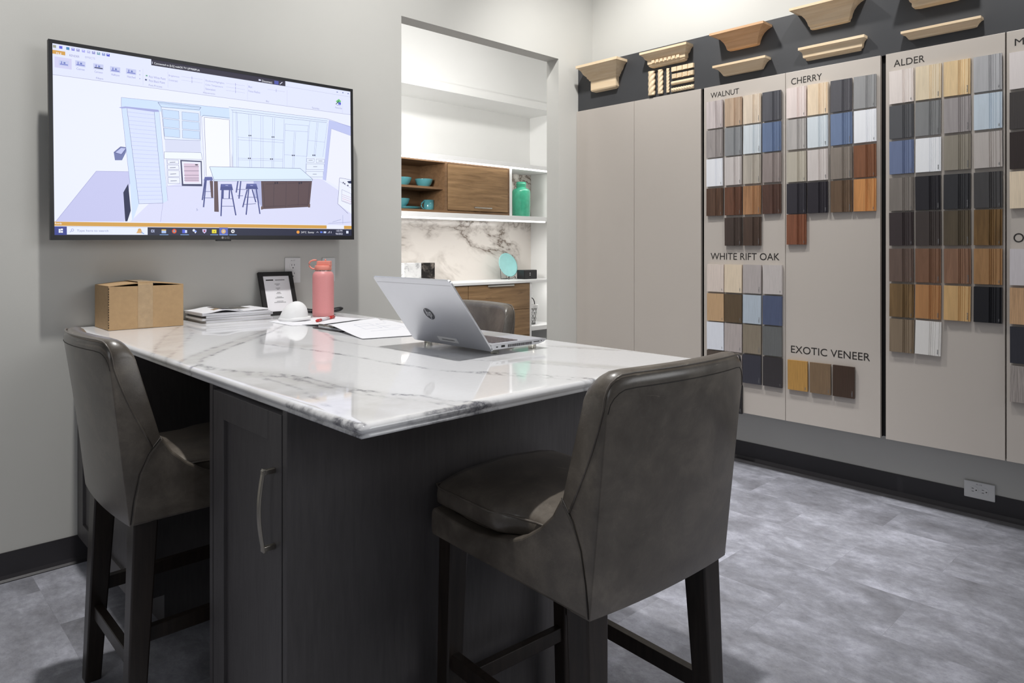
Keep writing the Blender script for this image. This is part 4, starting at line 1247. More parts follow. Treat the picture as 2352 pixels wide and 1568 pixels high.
TVP="""
e9ecfd 0,6900 12150,6900 12150,5776 0,5776
d9a24a -1,6666 399,6666 399,6530 -1,6530
a8a890 17,6847 116,6847 116,6749 17,6749
6464d8 212,6847 312,6847 312,6748 212,6748
4a88b8 431,6847 533,6847 533,6747 431,6747
9090e0 595,6847 697,6847 697,6747 595,6747
eef0ff 622,6831 666,6831 666,6808 622,6808
a0a0d0 752,6846 855,6846 855,6746 752,6746
eef0ff 779,6831 823,6831 823,6808 779,6808
b0b0f0 928,6846 1032,6846 1032,6745 928,6745
eef0ff 955,6830 1000,6830 1000,6807 955,6807
c0c0e8 1096,6846 1201,6846 1201,6745 1096,6745
eef0ff 1123,6830 1169,6830 1169,6807 1123,6807
9898d0 1257,6846 1363,6846 1363,6744 1257,6744
eef0ff 1284,6830 1331,6830 1331,6807 1284,6807
80a8b8 1419,6846 1526,6846 1526,6743 1419,6743
eef0ff 1447,6830 1493,6830 1493,6806 1447,6806
8898d0 1587,6845 1695,6845 1695,6743 1587,6743
eef0ff 1615,6829 1662,6829 1662,6806 1615,6806
5058c8 1738,6845 1847,6845 1847,6742 1738,6742
eef0ff 1767,6829 1814,6829 1814,6806 1767,6806
d9d6f2 63,6438 596,6438 596,6048 63,6048
ccd0ee 192,6339 508,6339 508,6137 192,6137
8088cc 227,6212 481,6212 481,6173 227,6173
8088cc 262,6300 297,6300 297,6204 262,6204
7080c0 341,6283 402,6283 402,6222 341,6222
ccd0ee 714,6410 1039,6410 1039,6205 714,6205
8088cc 749,6281 1011,6281 1011,6243 749,6243
8088cc 786,6371 821,6371 821,6273 786,6273
7080c0 867,6354 930,6354 930,6291 867,6291
ccd0ee 1297,6402 1632,6402 1632,6194 1297,6194
303858 1333,6271 1604,6271 1604,6232 1333,6232
8088cc 1371,6362 1407,6362 1407,6262 1371,6262
7080c0 1454,6344 1520,6344 1520,6281 1454,6281
ccd0ee 1855,6391 2201,6391 2201,6180 1855,6180
8088cc 1893,6258 2172,6258 2172,6218 1893,6218
8088cc 1931,6350 1969,6350 1969,6250 1931,6250
7080c0 2018,6333 2085,6333 2085,6269 2018,6269
ccd0ee 2401,6402 2757,6402 2757,6188 2401,6188
8088cc 2440,6268 2727,6268 2727,6227 2440,6227
8088cc 2480,6361 2519,6361 2519,6259 2480,6259
7080c0 2569,6343 2638,6343 2638,6278 2569,6278
9a9ad0 2868,6393 2903,6393 2903,6366 2868,6366
9a9ad0 2867,6244 2903,6244 2903,6217 2867,6217
9a9ad0 2867,6090 2902,6090 2902,6063 2867,6063
58a078 3100,6254 3161,6254 3161,6209 3100,6209
404878 3069,6095 3140,6095 3140,6039 3069,6039
70c878 11368,6339 11533,6468 11654,6377 11533,6213
202848 11357,6201 11522,6384 11544,6364 11379,6181
5860d0 11503,6316 11639,6316 11639,6200 11503,6200
b8b8dc 4425,6409 5257,6413 5257,6405 4425,6401
a8a8d8 4847,6464 4847,6349 4827,6349 4827,6464
b8b8dc 4425,6266 5257,6267 5257,6259 4425,6258
a8a8d8 4847,6320 4846,6205 4826,6205 4827,6320
b8b8dc 6213,6413 7028,6416 7029,6408 6213,6405
a8a8d8 6627,6471 6627,6350 6607,6350 6607,6471
b8b8dc 6213,6258 7028,6258 7028,6250 6213,6250
a8a8d8 6627,6314 6626,6193 6606,6193 6607,6314
b8b8dc 6212,6114 7028,6112 7028,6104 6212,6106
a8a8d8 6626,6169 6626,6049 6606,6049 6606,6169
b8b8dc 8024,6416 8838,6421 8838,6413 8024,6408
a8a8d8 8438,6477 8437,6351 8417,6351 8418,6477
c8c8e4 3003,6481 3001,5846 2993,5846 2995,6481
c8c8e4 3920,6521 3918,5872 3910,5872 3912,6521
c8c8e4 5329,6519 5328,5847 5320,5847 5321,6519
c8c8e4 7138,6531 7136,5830 7128,5830 7130,6531
c8c8e4 8943,6520 8942,5789 8934,5789 8935,6520
c8c8e4 11711,6519 11711,5743 11703,5743 11703,6519
a8a8c4 -5,5782 12150,5804 12150,5790 -5,5768
b0b0cc 8859,6671 12150,6652 12150,6644 8859,6663
8088b8 11413,6801 11481,6801 11481,6757 11413,6757
8088b8 11714,6817 11783,6817 11783,6773 11714,6773
8088b8 11996,6810 12065,6810 12065,6765 11996,6765
f2f4ff -5,5765 12150,5783 12150,493 2,481
e2e2f8 2489,517 3849,1962 7648,2933 10631,2607 12150,1771 12150,506
ccccee 45,487 1355,2388 2456,2443 2494,1982 2293,519
8c8cc0 41,489 1351,2391 1359,2385 50,484
8c8cc0 1355,2393 2456,2448 2457,2438 1355,2383
7078a8 1948,3137 2181,3373 2401,3365 2361,3160 2228,2862 1986,2844
c4c8ec 2011,3142 2205,3331 2361,3323 2204,3093
50508a 1944,3141 2177,3377 2185,3368 1953,3132
50508a 2181,3379 2401,3371 2400,3359 2181,3367
50508a 2406,3362 2234,3076 2223,3082 2395,3368
50508a 2227,3073 1947,3131 1950,3143 2230,3085
d4e6fa 2227,5260 3570,5289 6449,5364 6448,4926 3569,4886 2225,4865
8c8cc0 2220,4865 2222,5260 2232,5260 2230,4865
8c8cc0 2226,5265 6449,5369 6449,5359 2227,5255
d6e6fb 2235,4850 2406,4888 2805,1216 2563,518 2494,1982
dfe6ff 2416,4889 3388,4886 3678,1272 2805,1216
d8e8fc 3388,4886 3580,4871 3847,1374 3678,1272
a0a4e0 2433,4735 3400,4733 3400,4726 2433,4728
a0a4e0 2449,4577 3413,4578 3413,4571 2449,4570
a0a4e0 2466,4419 3425,4422 3425,4415 2466,4412
a0a4e0 2483,4260 3438,4265 3438,4258 2483,4253
a0a4e0 2500,4102 3450,4109 3450,4102 2500,4095
a0a4e0 2516,3943 3463,3953 3463,3946 2517,3936
a0a4e0 2533,3784 3475,3796 3476,3789 2533,3777
a0a4e0 2550,3625 3488,3640 3488,3633 2550,3618
a0a4e0 2567,3466 3501,3483 3501,3476 2567,3459
a0a4e0 2584,3306 3513,3326 3513,3319 2584,3299
a0a4e0 2601,3147 3526,3169 3526,3162 2601,3140
a0a4e0 2618,2987 3539,3012 3539,3005 2618,2980
a0a4e0 2635,2827 3551,2855 3551,2848 2635,2820
a0a4e0 2652,2667 3564,2697 3564,2690 2652,2660
a0a4e0 2669,2507 3576,2540 3577,2533 2669,2500
a0a4e0 2686,2346 3589,2382 3589,2375 2686,2340
a0a4e0 2703,2186 3602,2225 3602,2218 2703,2179
a0a4e0 2720,2025 3615,2067 3615,2060 2720,2018
a0a4e0 2737,1864 3627,1909 3628,1902 2737,1857
a0a4e0 2754,1703 3640,1751 3640,1744 2754,1696
a0a4e0 2771,1542 3653,1593 3653,1586 2771,1535
a0a4e0 2788,1381 3665,1434 3666,1427 2788,1374
50508a 2421,4890 2810,1216 2800,1215 2411,4889
50508a 2805,1221 3678,1277 3679,1267 2806,1211
50508a 3673,1272 3383,4885 3393,4886 3683,1273
8c8cc0 2240,4850 2499,1982 2489,1981 2230,4849
8c8cc0 3583,4871 3867,1375 3859,1374 3576,4870
8c8cc0 3682,1272 3586,532 3578,533 3674,1273
a8acdc 2138,4870 2367,4932 3543,4950 3580,4876 3372,4850 2406,4872 2235,4839
182048 2262,1633 2435,1978 2515,944 2391,532 2317,531
eaf0ff 3648,5075 5152,5095 5221,3118 3826,3057
cfe2f8 3686,4991 4313,4991 4322,4667 3710,4667
50508a 3686,4995 4313,4995 4313,4987 3686,4987
50508a 4317,4991 4326,4667 4318,4667 4309,4991
50508a 4322,4663 3710,4663 3710,4671 4322,4671
50508a 3706,4667 3682,4990 3690,4991 3714,4668
cfe2f8 3713,4623 4323,4623 4332,4299 3737,4299
50508a 3713,4627 4323,4627 4323,4619 3713,4619
50508a 4327,4623 4336,4299 4328,4299 4319,4623
50508a 4332,4295 3737,4295 3737,4303 4332,4303
50508a 3733,4299 3709,4623 3717,4623 3741,4299
cfe2f8 3740,4255 4333,4255 4341,3931 3764,3930
50508a 3740,4259 4333,4259 4333,4251 3740,4251
50508a 4337,4255 4345,3931 4337,3930 4329,4255
50508a 4341,3927 3764,3926 3764,3934 4341,3935
50508a 3760,3930 3736,4255 3744,4255 3768,3931
cfe2f8 4432,4983 5085,4995 5098,4675 4438,4661
50508a 4432,4987 5085,4999 5085,4991 4432,4979
50508a 5089,4995 5102,4676 5094,4675 5081,4994
50508a 5098,4671 4438,4657 4438,4665 5098,4679
50508a 4434,4661 4428,4983 4436,4983 4442,4661
cfe2f8 4439,4617 5099,4632 5112,4312 4444,4296
50508a 4439,4621 5099,4636 5099,4628 4439,4613
50508a 5103,4632 5116,4312 5108,4312 5095,4632
50508a 5112,4308 4444,4292 4444,4300 5112,4316
50508a 4440,4295 4435,4617 4443,4617 4448,4296
cfe2f8 4445,4252 5113,4269 5126,3949 4450,3930
50508a 4445,4256 5113,4273 5113,4265 4445,4248
50508a 5117,4269 5130,3949 5122,3949 5109,4268
50508a 5126,3945 4450,3926 4450,3934 5126,3953
50508a 4446,3929 4441,4252 4449,4252 4454,3930
50508a 3643,5072 3524,5247 3534,5254 3653,5079
50508a 3529,5256 5186,5268 5186,5256 3529,5244
50508a 5191,5259 5118,5145 5108,5151 5181,5265
50508a 5113,5142 3648,5069 3648,5081 5113,5154
50508a 3653,5076 3770,3807 3760,3806 3643,5075
50508a 3765,3812 5138,3898 5138,3888 3765,3802
50508a 5133,3893 5147,5095 5157,5095 5143,3893
8c8cc0 3528,5204 5169,5217 5169,5209 3528,5196
dde0f2 3775,3797 5138,3881 5165,3406 3790,3325
f6faff 3748,3315 5165,3394 5226,3119 3747,3039
50508a 3747,3320 5164,3399 5165,3389 3748,3310
50508a 5170,3395 5231,3120 5221,3118 5160,3393
50508a 5227,3114 3747,3034 3746,3044 5226,3124
50508a 3742,3039 3743,3315 3753,3315 3752,3039
50508a 3852,3007 4280,3028 4280,3018 3852,2997
50508a 4285,3024 4295,2876 4285,2875 4275,3023
50508a 4291,2871 3863,2840 3862,2850 4290,2881
50508a 3857,2844 3847,3002 3857,3003 3867,2845
202850 3946,2916 4160,2944 4162,2926 3949,2899
50508a 3857,2810 4290,2829 4291,2819 3857,2800
50508a 4295,2825 4306,2648 4296,2648 4285,2824
50508a 4301,2643 3867,2614 3867,2624 4300,2653
50508a 3862,2619 3852,2805 3862,2805 3872,2619
202850 3951,2704 4170,2731 4172,2713 3953,2687
50508a 3867,2590 4306,2608 4306,2598 3867,2580
50508a 4311,2603 4321,2363 4311,2363 4301,2602
50508a 4316,2358 3877,2332 3876,2342 4316,2368
50508a 3872,2337 3862,2585 3872,2585 3882,2337
202850 3961,2453 4186,2478 4188,2460 3963,2435
50508a 3876,2308 4327,2323 4327,2313 3877,2298
50508a 4332,2318 4342,2090 4332,2089 4322,2318
50508a 4337,2085 3887,2061 3886,2071 4337,2095
50508a 3881,2066 3872,2303 3882,2303 3891,2066
202850 3971,2176 4207,2200 4208,2182 3973,2158
8c8cc0 3830,3040 3853,1957 3845,1956 3822,3040
8c8cc0 3849,1960 4413,1989 4413,1981 3849,1953
383c60 4350,3040 5192,3058 5201,2018 4402,1990
f0f0ff 4405,2987 5147,3008 5162,2110 4457,2073
e0c8d8 4481,2912 5068,2932 5077,2187 4522,2157
40405c 4491,2782 5073,2823 5074,2809 4492,2768
40405c 4490,2610 5072,2648 5073,2634 4491,2596
40405c 4490,2438 5072,2473 5073,2459 4491,2424
40405c 4490,2323 5072,2357 5072,2343 4490,2309
40405c 4489,2237 5071,2269 5072,2255 4490,2223
303040 4928,2910 5034,2910 5034,2860 4928,2860
fbfbff 5310,4880 6346,4896 6324,2783 5372,2455
50508a 5193,4871 5278,4952 5286,4943 5201,4863
50508a 5282,4953 6448,4962 6448,4950 5282,4941
50508a 6454,4956 6450,2911 6438,2911 6442,4956
50508a 5366,2455 5304,4869 5316,4869 5378,2455
50508a 5310,4875 6346,4890 6347,4878 5310,4863
50508a 6352,4884 6360,2845 6348,2845 6340,4884
8c8cc0 5202,4867 5309,2422 5299,2422 5192,4867
e6f0ff 6330,5421 10961,5453 10704,2644 9813,2593 8688,3004 6686,2916 6474,2913
50508a 6330,5426 10961,5458 10961,5448 6330,5416
50508a 6413,5319 10920,5360 10920,5350 6413,5309
50508a 6485,5227 10884,5277 10885,5267 6485,5217
8c8cc0 6682,5212 6720,2906 6711,2906 6673,5212
8c8cc0 7185,5213 7212,2927 7203,2927 7176,5213
8c8cc0 7279,5212 7293,2933 7284,2933 7270,5212
8c8cc0 7719,5216 7703,2955 7694,2955 7710,5216
8c8cc0 7815,5215 7799,2961 7790,2961 7806,5215
8c8cc0 8267,5200 8199,2982 8190,2983 8258,5201
8c8cc0 8352,5204 8277,2988 8268,2988 8343,5204
8c8cc0 8795,5199 8692,3003 8683,3004 8786,5200
8c8cc0 6484,5320 6491,2902 6482,2902 6475,5320
8c8cc0 6634,5279 6648,2913 6639,2913 6625,5279
8c8cc0 8828,4981 8772,2996 8763,2996 8819,4981
8c8cc0 9959,5043 9796,2819 9787,2819 9950,5043
8c8cc0 9335,4685 9231,3027 9222,3028 9326,4685
8c8cc0 9267,4684 9163,3023 9154,3023 9258,4685
8c8cc0 10385,5234 10220,3631 10211,3632 10376,5235
8c8cc0 10457,5229 10291,3637 10282,3638 10448,5230
8c8cc0 10030,5246 9874,3604 9865,3605 10021,5247
8c8cc0 10928,5249 10672,3667 10664,3668 10920,5250
8c8cc0 6688,4191 8756,4256 8756,4247 6688,4182
8c8cc0 6688,4082 8755,4142 8756,4133 6688,4073
8c8cc0 6686,3295 8701,3401 8702,3393 6687,3287
8c8cc0 6686,3222 8701,3325 8701,3317 6686,3214
8c8cc0 8823,4986 9955,5034 9955,5025 8824,4977
8c8cc0 8823,4700 9919,4751 9920,4742 8823,4691
8c8cc0 8775,3616 9848,3620 9848,3612 8775,3608
8c8cc0 9919,4360 10777,4356 10777,4348 9919,4352
181c40 7161,4325 7210,4325 7210,4275 7161,4275
181c40 7235,4332 7285,4332 7285,4282 7235,4282
181c40 8196,4367 8248,4367 8248,4315 8196,4315
181c40 8274,4374 8326,4374 8326,4323 8274,4323
181c40 7128,3344 7177,3344 7177,3293 7128,3293
181c40 7202,3350 7252,3350 7252,3298 7202,3298
181c40 8117,3390 8169,3390 8169,3338 8117,3338
181c40 8195,3396 8247,3396 8247,3344 8195,3344
181c40 9138,3636 9193,3636 9193,3582 9138,3582
181c40 9220,3642 9275,3642 9275,3589 9220,3589
181c40 10144,3724 10201,3724 10201,3670 10144,3670
181c40 10230,3731 10287,3731 10287,3677 10230,3677
eef4ff 9869,3591 10814,3613 10689,2643 9813,2593
50508a 9862,3530 10244,3547 10244,3538 9863,3521
50508a 10248,3542 10234,3383 10225,3384 10239,3543
50508a 10230,3379 9863,3352 9862,3361 10229,3388
50508a 9858,3357 9858,3526 9867,3526 9867,3357
202850 9953,3456 10151,3471 10152,3455 9954,3440
50508a 10329,3540 10762,3560 10763,3551 10330,3531
50508a 10767,3555 10752,3395 10743,3396 10758,3556
50508a 10748,3391 10330,3360 10329,3369 10748,3400
50508a 10325,3365 10325,3536 10334,3536 10334,3365
202850 10444,3467 10646,3482 10647,3466 10445,3451
50508a 9834,3281 10733,3333 10734,3324 9834,3272
50508a 10738,3328 10723,3075 10714,3076 10729,3329
50508a 10719,3071 9834,3012 9834,3021 10718,3080
50508a 9829,3017 9830,3277 9839,3277 9838,3017
202850 10179,3179 10379,3193 10380,3177 10180,3163
50508a 9820,2942 10689,2986 10690,2977 9820,2933
50508a 10694,2981 10679,2728 10670,2729 10685,2981
50508a 10675,2724 9820,2673 9819,2682 10675,2733
50508a 9815,2678 9815,2938 9824,2938 9824,2678
202850 10150,2836 10350,2849 10351,2833 10151,2820
c6ccf2 10998,5411 12150,5245 12150,4795 11115,5024 10813,2564 10653,2608
8c8cc0 10962,5459 12151,5210 12149,5198 10960,5447
8c8cc0 12149,4790 11114,5020 11116,5029 12151,4799
8c8cc0 11120,5024 10818,2564 10809,2565 11111,5025
f6f6ff 11145,4988 12150,4767 12150,2010 10850,2586
f4f6ff 11532,2739 12150,2679 12150,1053 11427,1508
50508a 12149,2672 11532,2732 11533,2746 12151,2686
50508a 11539,2738 11434,1508 11420,1509 11525,2740
50508a 11431,1514 11977,1068 11968,1057 11422,1503
50508a 11557,2563 12152,2288 12148,2279 11553,2554
50508a 11655,2196 12152,2015 12148,2005 11651,2187
50508a 12155,2010 12132,1497 12122,1497 12145,2010
50508a 12125,1492 11629,1645 11632,1655 12128,1502
50508a 11625,1650 11648,2192 11658,2192 11635,1650
303858 11935,2599 12150,2638 12150,2502 12011,2508
303050 11698,2552 11759,2552 11759,2495 11698,2495
303050 11774,2502 11835,2502 11835,2445 11774,2445
303050 11942,2430 12004,2430 12004,2372 11942,2372
c090b0 11670,1962 12152,1825 12148,1813 11666,1950
c090b0 11670,1867 12152,1729 12148,1717 11666,1855
e070a0 11670,1772 12152,1633 12148,1622 11666,1761
c090b0 11670,1677 12152,1538 12148,1526 11666,1666
a0a8cc 10921,580 12126,664 12127,648 10923,564
a0a8cc 11691,975 11691,569 11675,569 11675,975
a0a8cc 11141,650 11590,778 11594,763 11145,634
4a528c 6712,2318 6632,1818 6577,1827 6657,2327
4a528c 6833,2326 6747,1564 6692,1570 6779,2332
4a528c 6623,1966 7020,1985 7021,1965 6623,1946
4a528c 6652,1695 6896,1705 6897,1685 6653,1675
5a62a0 5304,2410 5602,2428 5636,2294 5269,2256
4a528c 5342,2272 5227,1447 5172,1455 5288,2280
4a528c 5388,2276 5271,1157 5217,1163 5333,2281
4a528c 5589,2290 5604,1613 5549,1612 5534,2289
4a528c 5245,1814 5646,1832 5647,1812 5246,1794
4a528c 5216,1550 5657,1566 5658,1546 5217,1530
604c50 5503,2257 5636,2265 5646,1568 5559,1564
b8bce0 7363,2360 7723,2380 7747,1171 7393,1746
5e4a4c 7698,2379 10115,2525 9973,1317 7740,1152
382c38 8861,2430 8839,1232 8825,1233 8847,2430
382c38 8298,2285 8264,1279 8250,1279 8284,2286
382c38 9472,2379 9423,1365 9409,1366 9458,2380
382c38 7813,2292 7843,1217 7829,1217 7799,2291
382c38 9995,2439 9896,1379 9882,1380 9981,2441
382c38 7901,2260 8820,2333 8821,2319 7903,2246
382c38 8920,2351 9952,2445 9953,2431 8921,2337
382c38 7849,1274 8805,1341 8806,1327 7850,1260
382c38 8899,1356 9874,1438 9875,1424 8900,1342
201c30 8311,2362 8369,2362 8369,2277 8311,2277
201c30 8409,2380 8468,2380 8468,2295 8409,2295
201c30 9452,2424 9514,2424 9514,2337 9452,2337
201c30 9555,2443 9617,2443 9617,2355 9555,2355
705a54 7683,1262 7772,1277 7772,1140 7683,1126
705a54 9917,1426 10015,1449 10001,1292 9910,1289
624e50 5676,2267 5833,2275 5865,982 5679,989
e4f2fc 5505,2846 9535,3048 10144,2592 10129,2513 5676,2255
50508a 5505,2853 9535,3055 9535,3041 5505,2839
50508a 9539,3054 10148,2598 10139,2587 9531,3043
50508a 10144,2585 5677,2307 5676,2321 10143,2599
50508a 5670,2312 5498,2844 5512,2848 5683,2316
50508a 10150,2591 10135,2512 10124,2514 10138,2593
50508a 10130,2507 5677,2249 5676,2261 10129,2519
50508a 5670,2255 5671,2314 5683,2314 5682,2255
4a528c 6036,1926 5980,804 5925,807 5981,1929
4a528c 6415,1950 6606,859 6551,850 6361,1941
4a528c 6083,1929 6070,1540 6015,1542 6028,1931
4a528c 6350,1941 6331,1550 6276,1552 6295,1944
4a528c 7171,1990 7052,885 6997,891 7117,1996
4a528c 7509,2013 7659,942 7605,934 7455,2005
4a528c 7109,1971 6904,1200 6851,1215 7056,1985
4a528c 7326,1996 7482,1448 7429,1433 7273,1980
4a528c 5956,2151 6413,2175 6472,1919 5926,1894
4a528c 7052,2221 7488,2244 7557,2012 7008,1987
5a62a0 5979,2152 6389,2174 6424,2067 5962,2044
5a62a0 7070,2222 7470,2243 7520,2134 7045,2110
c8ccec 6150,2114 6263,2114 6263,2095 6150,2095
c8ccec 7219,2168 7331,2168 7331,2149 7219,2149
4a528c 5995,1550 6471,1567 6472,1547 5996,1530
4a528c 5971,1233 6519,1249 6519,1229 5972,1213
4a528c 7007,1649 7550,1670 7551,1650 7008,1629
4a528c 6926,1341 7455,1389 7456,1369 6928,1321
8088b8 4978,1100 4978,1007 4968,1007 4968,1100
8088b8 4971,1011 5016,1036 5020,1027 4976,1002
8088b8 5014,1028 4969,1097 4978,1103 5022,1034
2a2638 3301,6903 8859,6903 8859,6667 3301,6667
d0d0e0 3332,6814 3352,6814 3352,6729 3332,6729
e0e0f0 7629,6798 7730,6798 7730,6727 7629,6727
5058a8 8343,6847 8540,6847 8540,6689 8343,6689
e0e0f0 8589,6734 8709,6841 8729,6818 8609,6712
d8a248 2,481 10834,481 10834,332 2,332
f4f4ff 10834,465 11728,465 11728,318 10834,318
d8a248 11744,474 12150,474 12150,322 11744,322
20243c 1,312 12150,312 12150,0 1,0
3c4690 1,312 385,312 385,-10 1,-10
eef2ff 386,306 3105,306 3105,15 386,15
ffffff 131,216 192,216 192,155 131,155
ffffff 201,232 262,232 262,170 201,170
ffffff 131,144 192,144 192,83 131,83
ffffff 201,144 262,144 262,83 201,83
8c90c8 477,110 522,152 533,140 488,98
8c90c8 594,183 608,183 603,160 591,167
8c90c8 591,167 603,160 591,142 582,154
8c90c8 582,154 591,142 573,132 570,147
8c90c8 570,147 573,132 553,132 556,147
8c90c8 556,147 553,132 535,142 543,154
8c90c8 543,154 535,142 523,160 535,167
8c90c8 535,167 523,160 518,182 532,182
8c90c8 532,182 518,182 523,205 535,198
8c90c8 535,198 523,205 535,223 544,211
8c90c8 544,211 535,223 553,233 556,218
8c90c8 556,218 553,233 573,233 570,218
8c90c8 570,218 573,233 591,223 583,211
8c90c8 583,211 591,223 603,205 591,198
8c90c8 591,198 603,205 608,183 594,183
d8a860 2817,191 2882,191 2876,160 2817,191
d8a860 2817,191 2876,160 2858,135 2817,191
d8a860 2817,191 2858,135 2831,121 2817,191
d8a860 2817,191 2831,121 2802,121 2817,191
d8a860 2817,191 2802,121 2776,134 2817,191
d8a860 2817,191 2776,134 2758,159 2817,191
d8a860 2817,191 2758,159 2752,190 2817,191
d8a860 2817,191 2752,190 2758,221 2817,191
d8a860 2817,191 2758,221 2776,246 2817,191
d8a860 2817,191 2776,246 2803,261 2817,191
d8a860 2817,191 2803,261 2832,261 2817,191
d8a860 2817,191 2832,261 2858,247 2817,191
d8a860 2817,191 2858,247 2876,222 2817,191
d8a860 2817,191 2876,222 2882,191 2817,191
e0b070 2696,80 2757,179 2887,180 2938,70
80a8d8 2876,137 2987,60 2969,35 2859,112
c8d0f0 3234,216 3326,216 3326,116 3234,116
20243c 3254,193 3305,193 3305,138 3254,138
c8d0f0 3342,227 3352,227 3352,104 3342,104
e8c050 3617,229 3786,229 3786,185 3617,185
b0c8f0 3617,184 3785,184 3785,83 3617,83
d84838 4143,164 4186,165 4164,102 4131,131
d84838 4131,131 4164,102 4110,69 4102,114
d84838 4102,114 4110,69 4048,80 4070,120
d84838 4070,120 4048,80 4009,131 4049,146
d84838 4049,146 4009,131 4009,197 4049,181
d84838 4049,181 4009,197 4049,248 4070,208
d84838 4070,208 4049,248 4110,260 4103,215
d84838 4103,215 4110,260 4164,227 4131,197
d84838 4131,197 4164,227 4186,165 4143,164
e0c040 4121,164 4143,164 4131,131 4115,146
e0c040 4115,146 4131,131 4102,114 4099,136
e0c040 4099,136 4102,114 4070,120 4081,139
e0c040 4081,139 4070,120 4049,146 4069,154
e0c040 4069,154 4049,146 4049,181 4069,174
e0c040 4069,174 4049,181 4070,208 4081,189
e0c040 4081,189 4070,208 4103,215 4099,192
e0c040 4099,192 4103,215 4131,197 4115,183
e0c040 4115,183 4131,197 4143,164 4121,164
3878e0 4094,164 4126,164 4119,142 4094,164
3878e0 4094,164 4119,142 4100,131 4094,164
3878e0 4094,164 4100,131 4078,134 4094,164
3878e0 4094,164 4078,134 4064,152 4094,164
3878e0 4094,164 4064,152 4064,176 4094,164
3878e0 4094,164 4064,176 4078,194 4094,164
3878e0 4094,164 4078,194 4100,198 4094,164
3878e0 4094,164 4100,198 4119,186 4094,164
3878e0 4094,164 4119,186 4126,164 4094,164
5060d8 4397,235 4517,235 4517,86 4397,86
d8e0ff 4506,212 4583,212 4583,97 4506,97
e8f0ff 4848,203 4898,203 4893,180 4848,203
e8f0ff 4848,203 4893,180 4879,162 4848,203
e8f0ff 4848,203 4879,162 4859,152 4848,203
e8f0ff 4848,203 4859,152 4837,152 4848,203
e8f0ff 4848,203 4837,152 4817,162 4848,203
e8f0ff 4848,203 4817,162 4803,180 4848,203
e8f0ff 4848,203 4803,180 4798,203 4848,203
e8f0ff 4848,203 4798,203 4803,225 4848,203
e8f0ff 4848,203 4803,225 4817,243 4848,203
e8f0ff 4848,203 4817,243 4837,254 4848,203
e8f0ff 4848,203 4837,254 4860,254 4848,203
e8f0ff 4848,203 4860,254 4880,244 4848,203
e8f0ff 4848,203 4880,244 4894,226 4848,203
e8f0ff 4848,203 4894,226 4898,203 4848,203
88a0f0 4915,157 4960,157 4955,137 4915,157
88a0f0 4915,157 4955,137 4943,120 4915,157
88a0f0 4915,157 4943,120 4925,111 4915,157
88a0f0 4915,157 4925,111 4905,111 4915,157
88a0f0 4915,157 4905,111 4887,120 4915,157
88a0f0 4915,157 4887,120 4875,136 4915,157
88a0f0 4915,157 4875,136 4870,156 4915,157
88a0f0 4915,157 4870,156 4875,177 4915,157
88a0f0 4915,157 4875,177 4887,193 4915,157
88a0f0 4915,157 4887,193 4905,202 4915,157
88a0f0 4915,157 4905,202 4925,202 4915,157
88a0f0 4915,157 4925,202 4943,193 4915,157
88a0f0 4915,157 4943,193 4955,177 4915,157
88a0f0 4915,157 4955,177 4960,157 4915,157
ffffff 4870,133 4949,134 4909,75
d8c8f0 5185,252 5356,253 5344,147 5270,76 5196,146
a04858 5270,176 5310,176 5306,158 5270,176
a04858 5270,176 5306,158 5295,144 5270,176
a04858 5270,176 5295,144 5279,136 5270,176
a04858 5270,176 5279,136 5261,136 5270,176
a04858 5270,176 5261,136 5245,144 5270,176
a04858 5270,176 5245,144 5234,158 5270,176
a04858 5270,176 5234,158 5230,176 5270,176
a04858 5270,176 5230,176 5234,194 5270,176
a04858 5270,176 5234,194 5245,208 5270,176
a04858 5270,176 5245,208 5261,216 5270,176
a04858 5270,176 5261,216 5279,216 5270,176
a04858 5270,176 5279,216 5295,208 5270,176
a04858 5270,176 5295,208 5306,194 5270,176
a04858 5270,176 5306,194 5310,176 5270,176
f0e030 5573,243 5758,243 5758,90 5573,90
302c20 5654,172 5689,172 5689,137 5654,137
5864b8 5876,328 6235,328 6235,7 5876,7
e0b878 6087,168 6146,169 6137,127 6083,153
e0b878 6083,153 6137,127 6110,94 6074,140
e0b878 6074,140 6110,94 6072,75 6059,133
e0b878 6059,133 6072,75 6030,75 6044,133
e0b878 6044,133 6030,75 5993,93 6029,140
e0b878 6029,140 5993,93 5967,126 6020,152
e0b878 6020,152 5967,126 5957,168 6016,168
e0b878 6016,168 5957,168 5967,209 6020,184
e0b878 6020,184 5967,209 5993,243 6030,196
e0b878 6030,196 5993,243 6031,261 6044,203
e0b878 6044,203 6031,261 6073,262 6059,203
e0b878 6059,203 6073,262 6111,243 6074,196
e0b878 6074,196 6111,243 6137,210 6083,184
e0b878 6083,184 6137,210 6146,169 6087,168
c8c8e0 6052,168 6087,168 6083,153 6052,168
c8c8e0 6052,168 6083,153 6074,140 6052,168
c8c8e0 6052,168 6074,140 6059,133 6052,168
c8c8e0 6052,168 6059,133 6044,133 6052,168
c8c8e0 6052,168 6044,133 6029,140 6052,168
c8c8e0 6052,168 6029,140 6020,152 6052,168
c8c8e0 6052,168 6020,152 6016,168 6052,168
c8c8e0 6052,168 6016,168 6020,184 6052,168
c8c8e0 6052,168 6020,184 6030,196 6052,168
c8c8e0 6052,168 6030,196 6044,203 6052,168
c8c8e0 6052,168 6044,203 6059,203 6052,168
c8c8e0 6052,168 6059,203 6074,196 6052,168
c8c8e0 6052,168 6074,196 6083,184 6052,168
c8c8e0 6052,168 6083,184 6087,168 6052,168
ffffff 6475,176 6511,176 6504,148 6472,163
ffffff 6472,163 6504,148 6486,124 6463,153
ffffff 6463,153 6486,124 6459,112 6451,147
ffffff 6451,147 6459,112 6430,111 6438,147
ffffff 6438,147 6430,111 6403,124 6426,152
ffffff 6426,152 6403,124 6385,147 6417,163
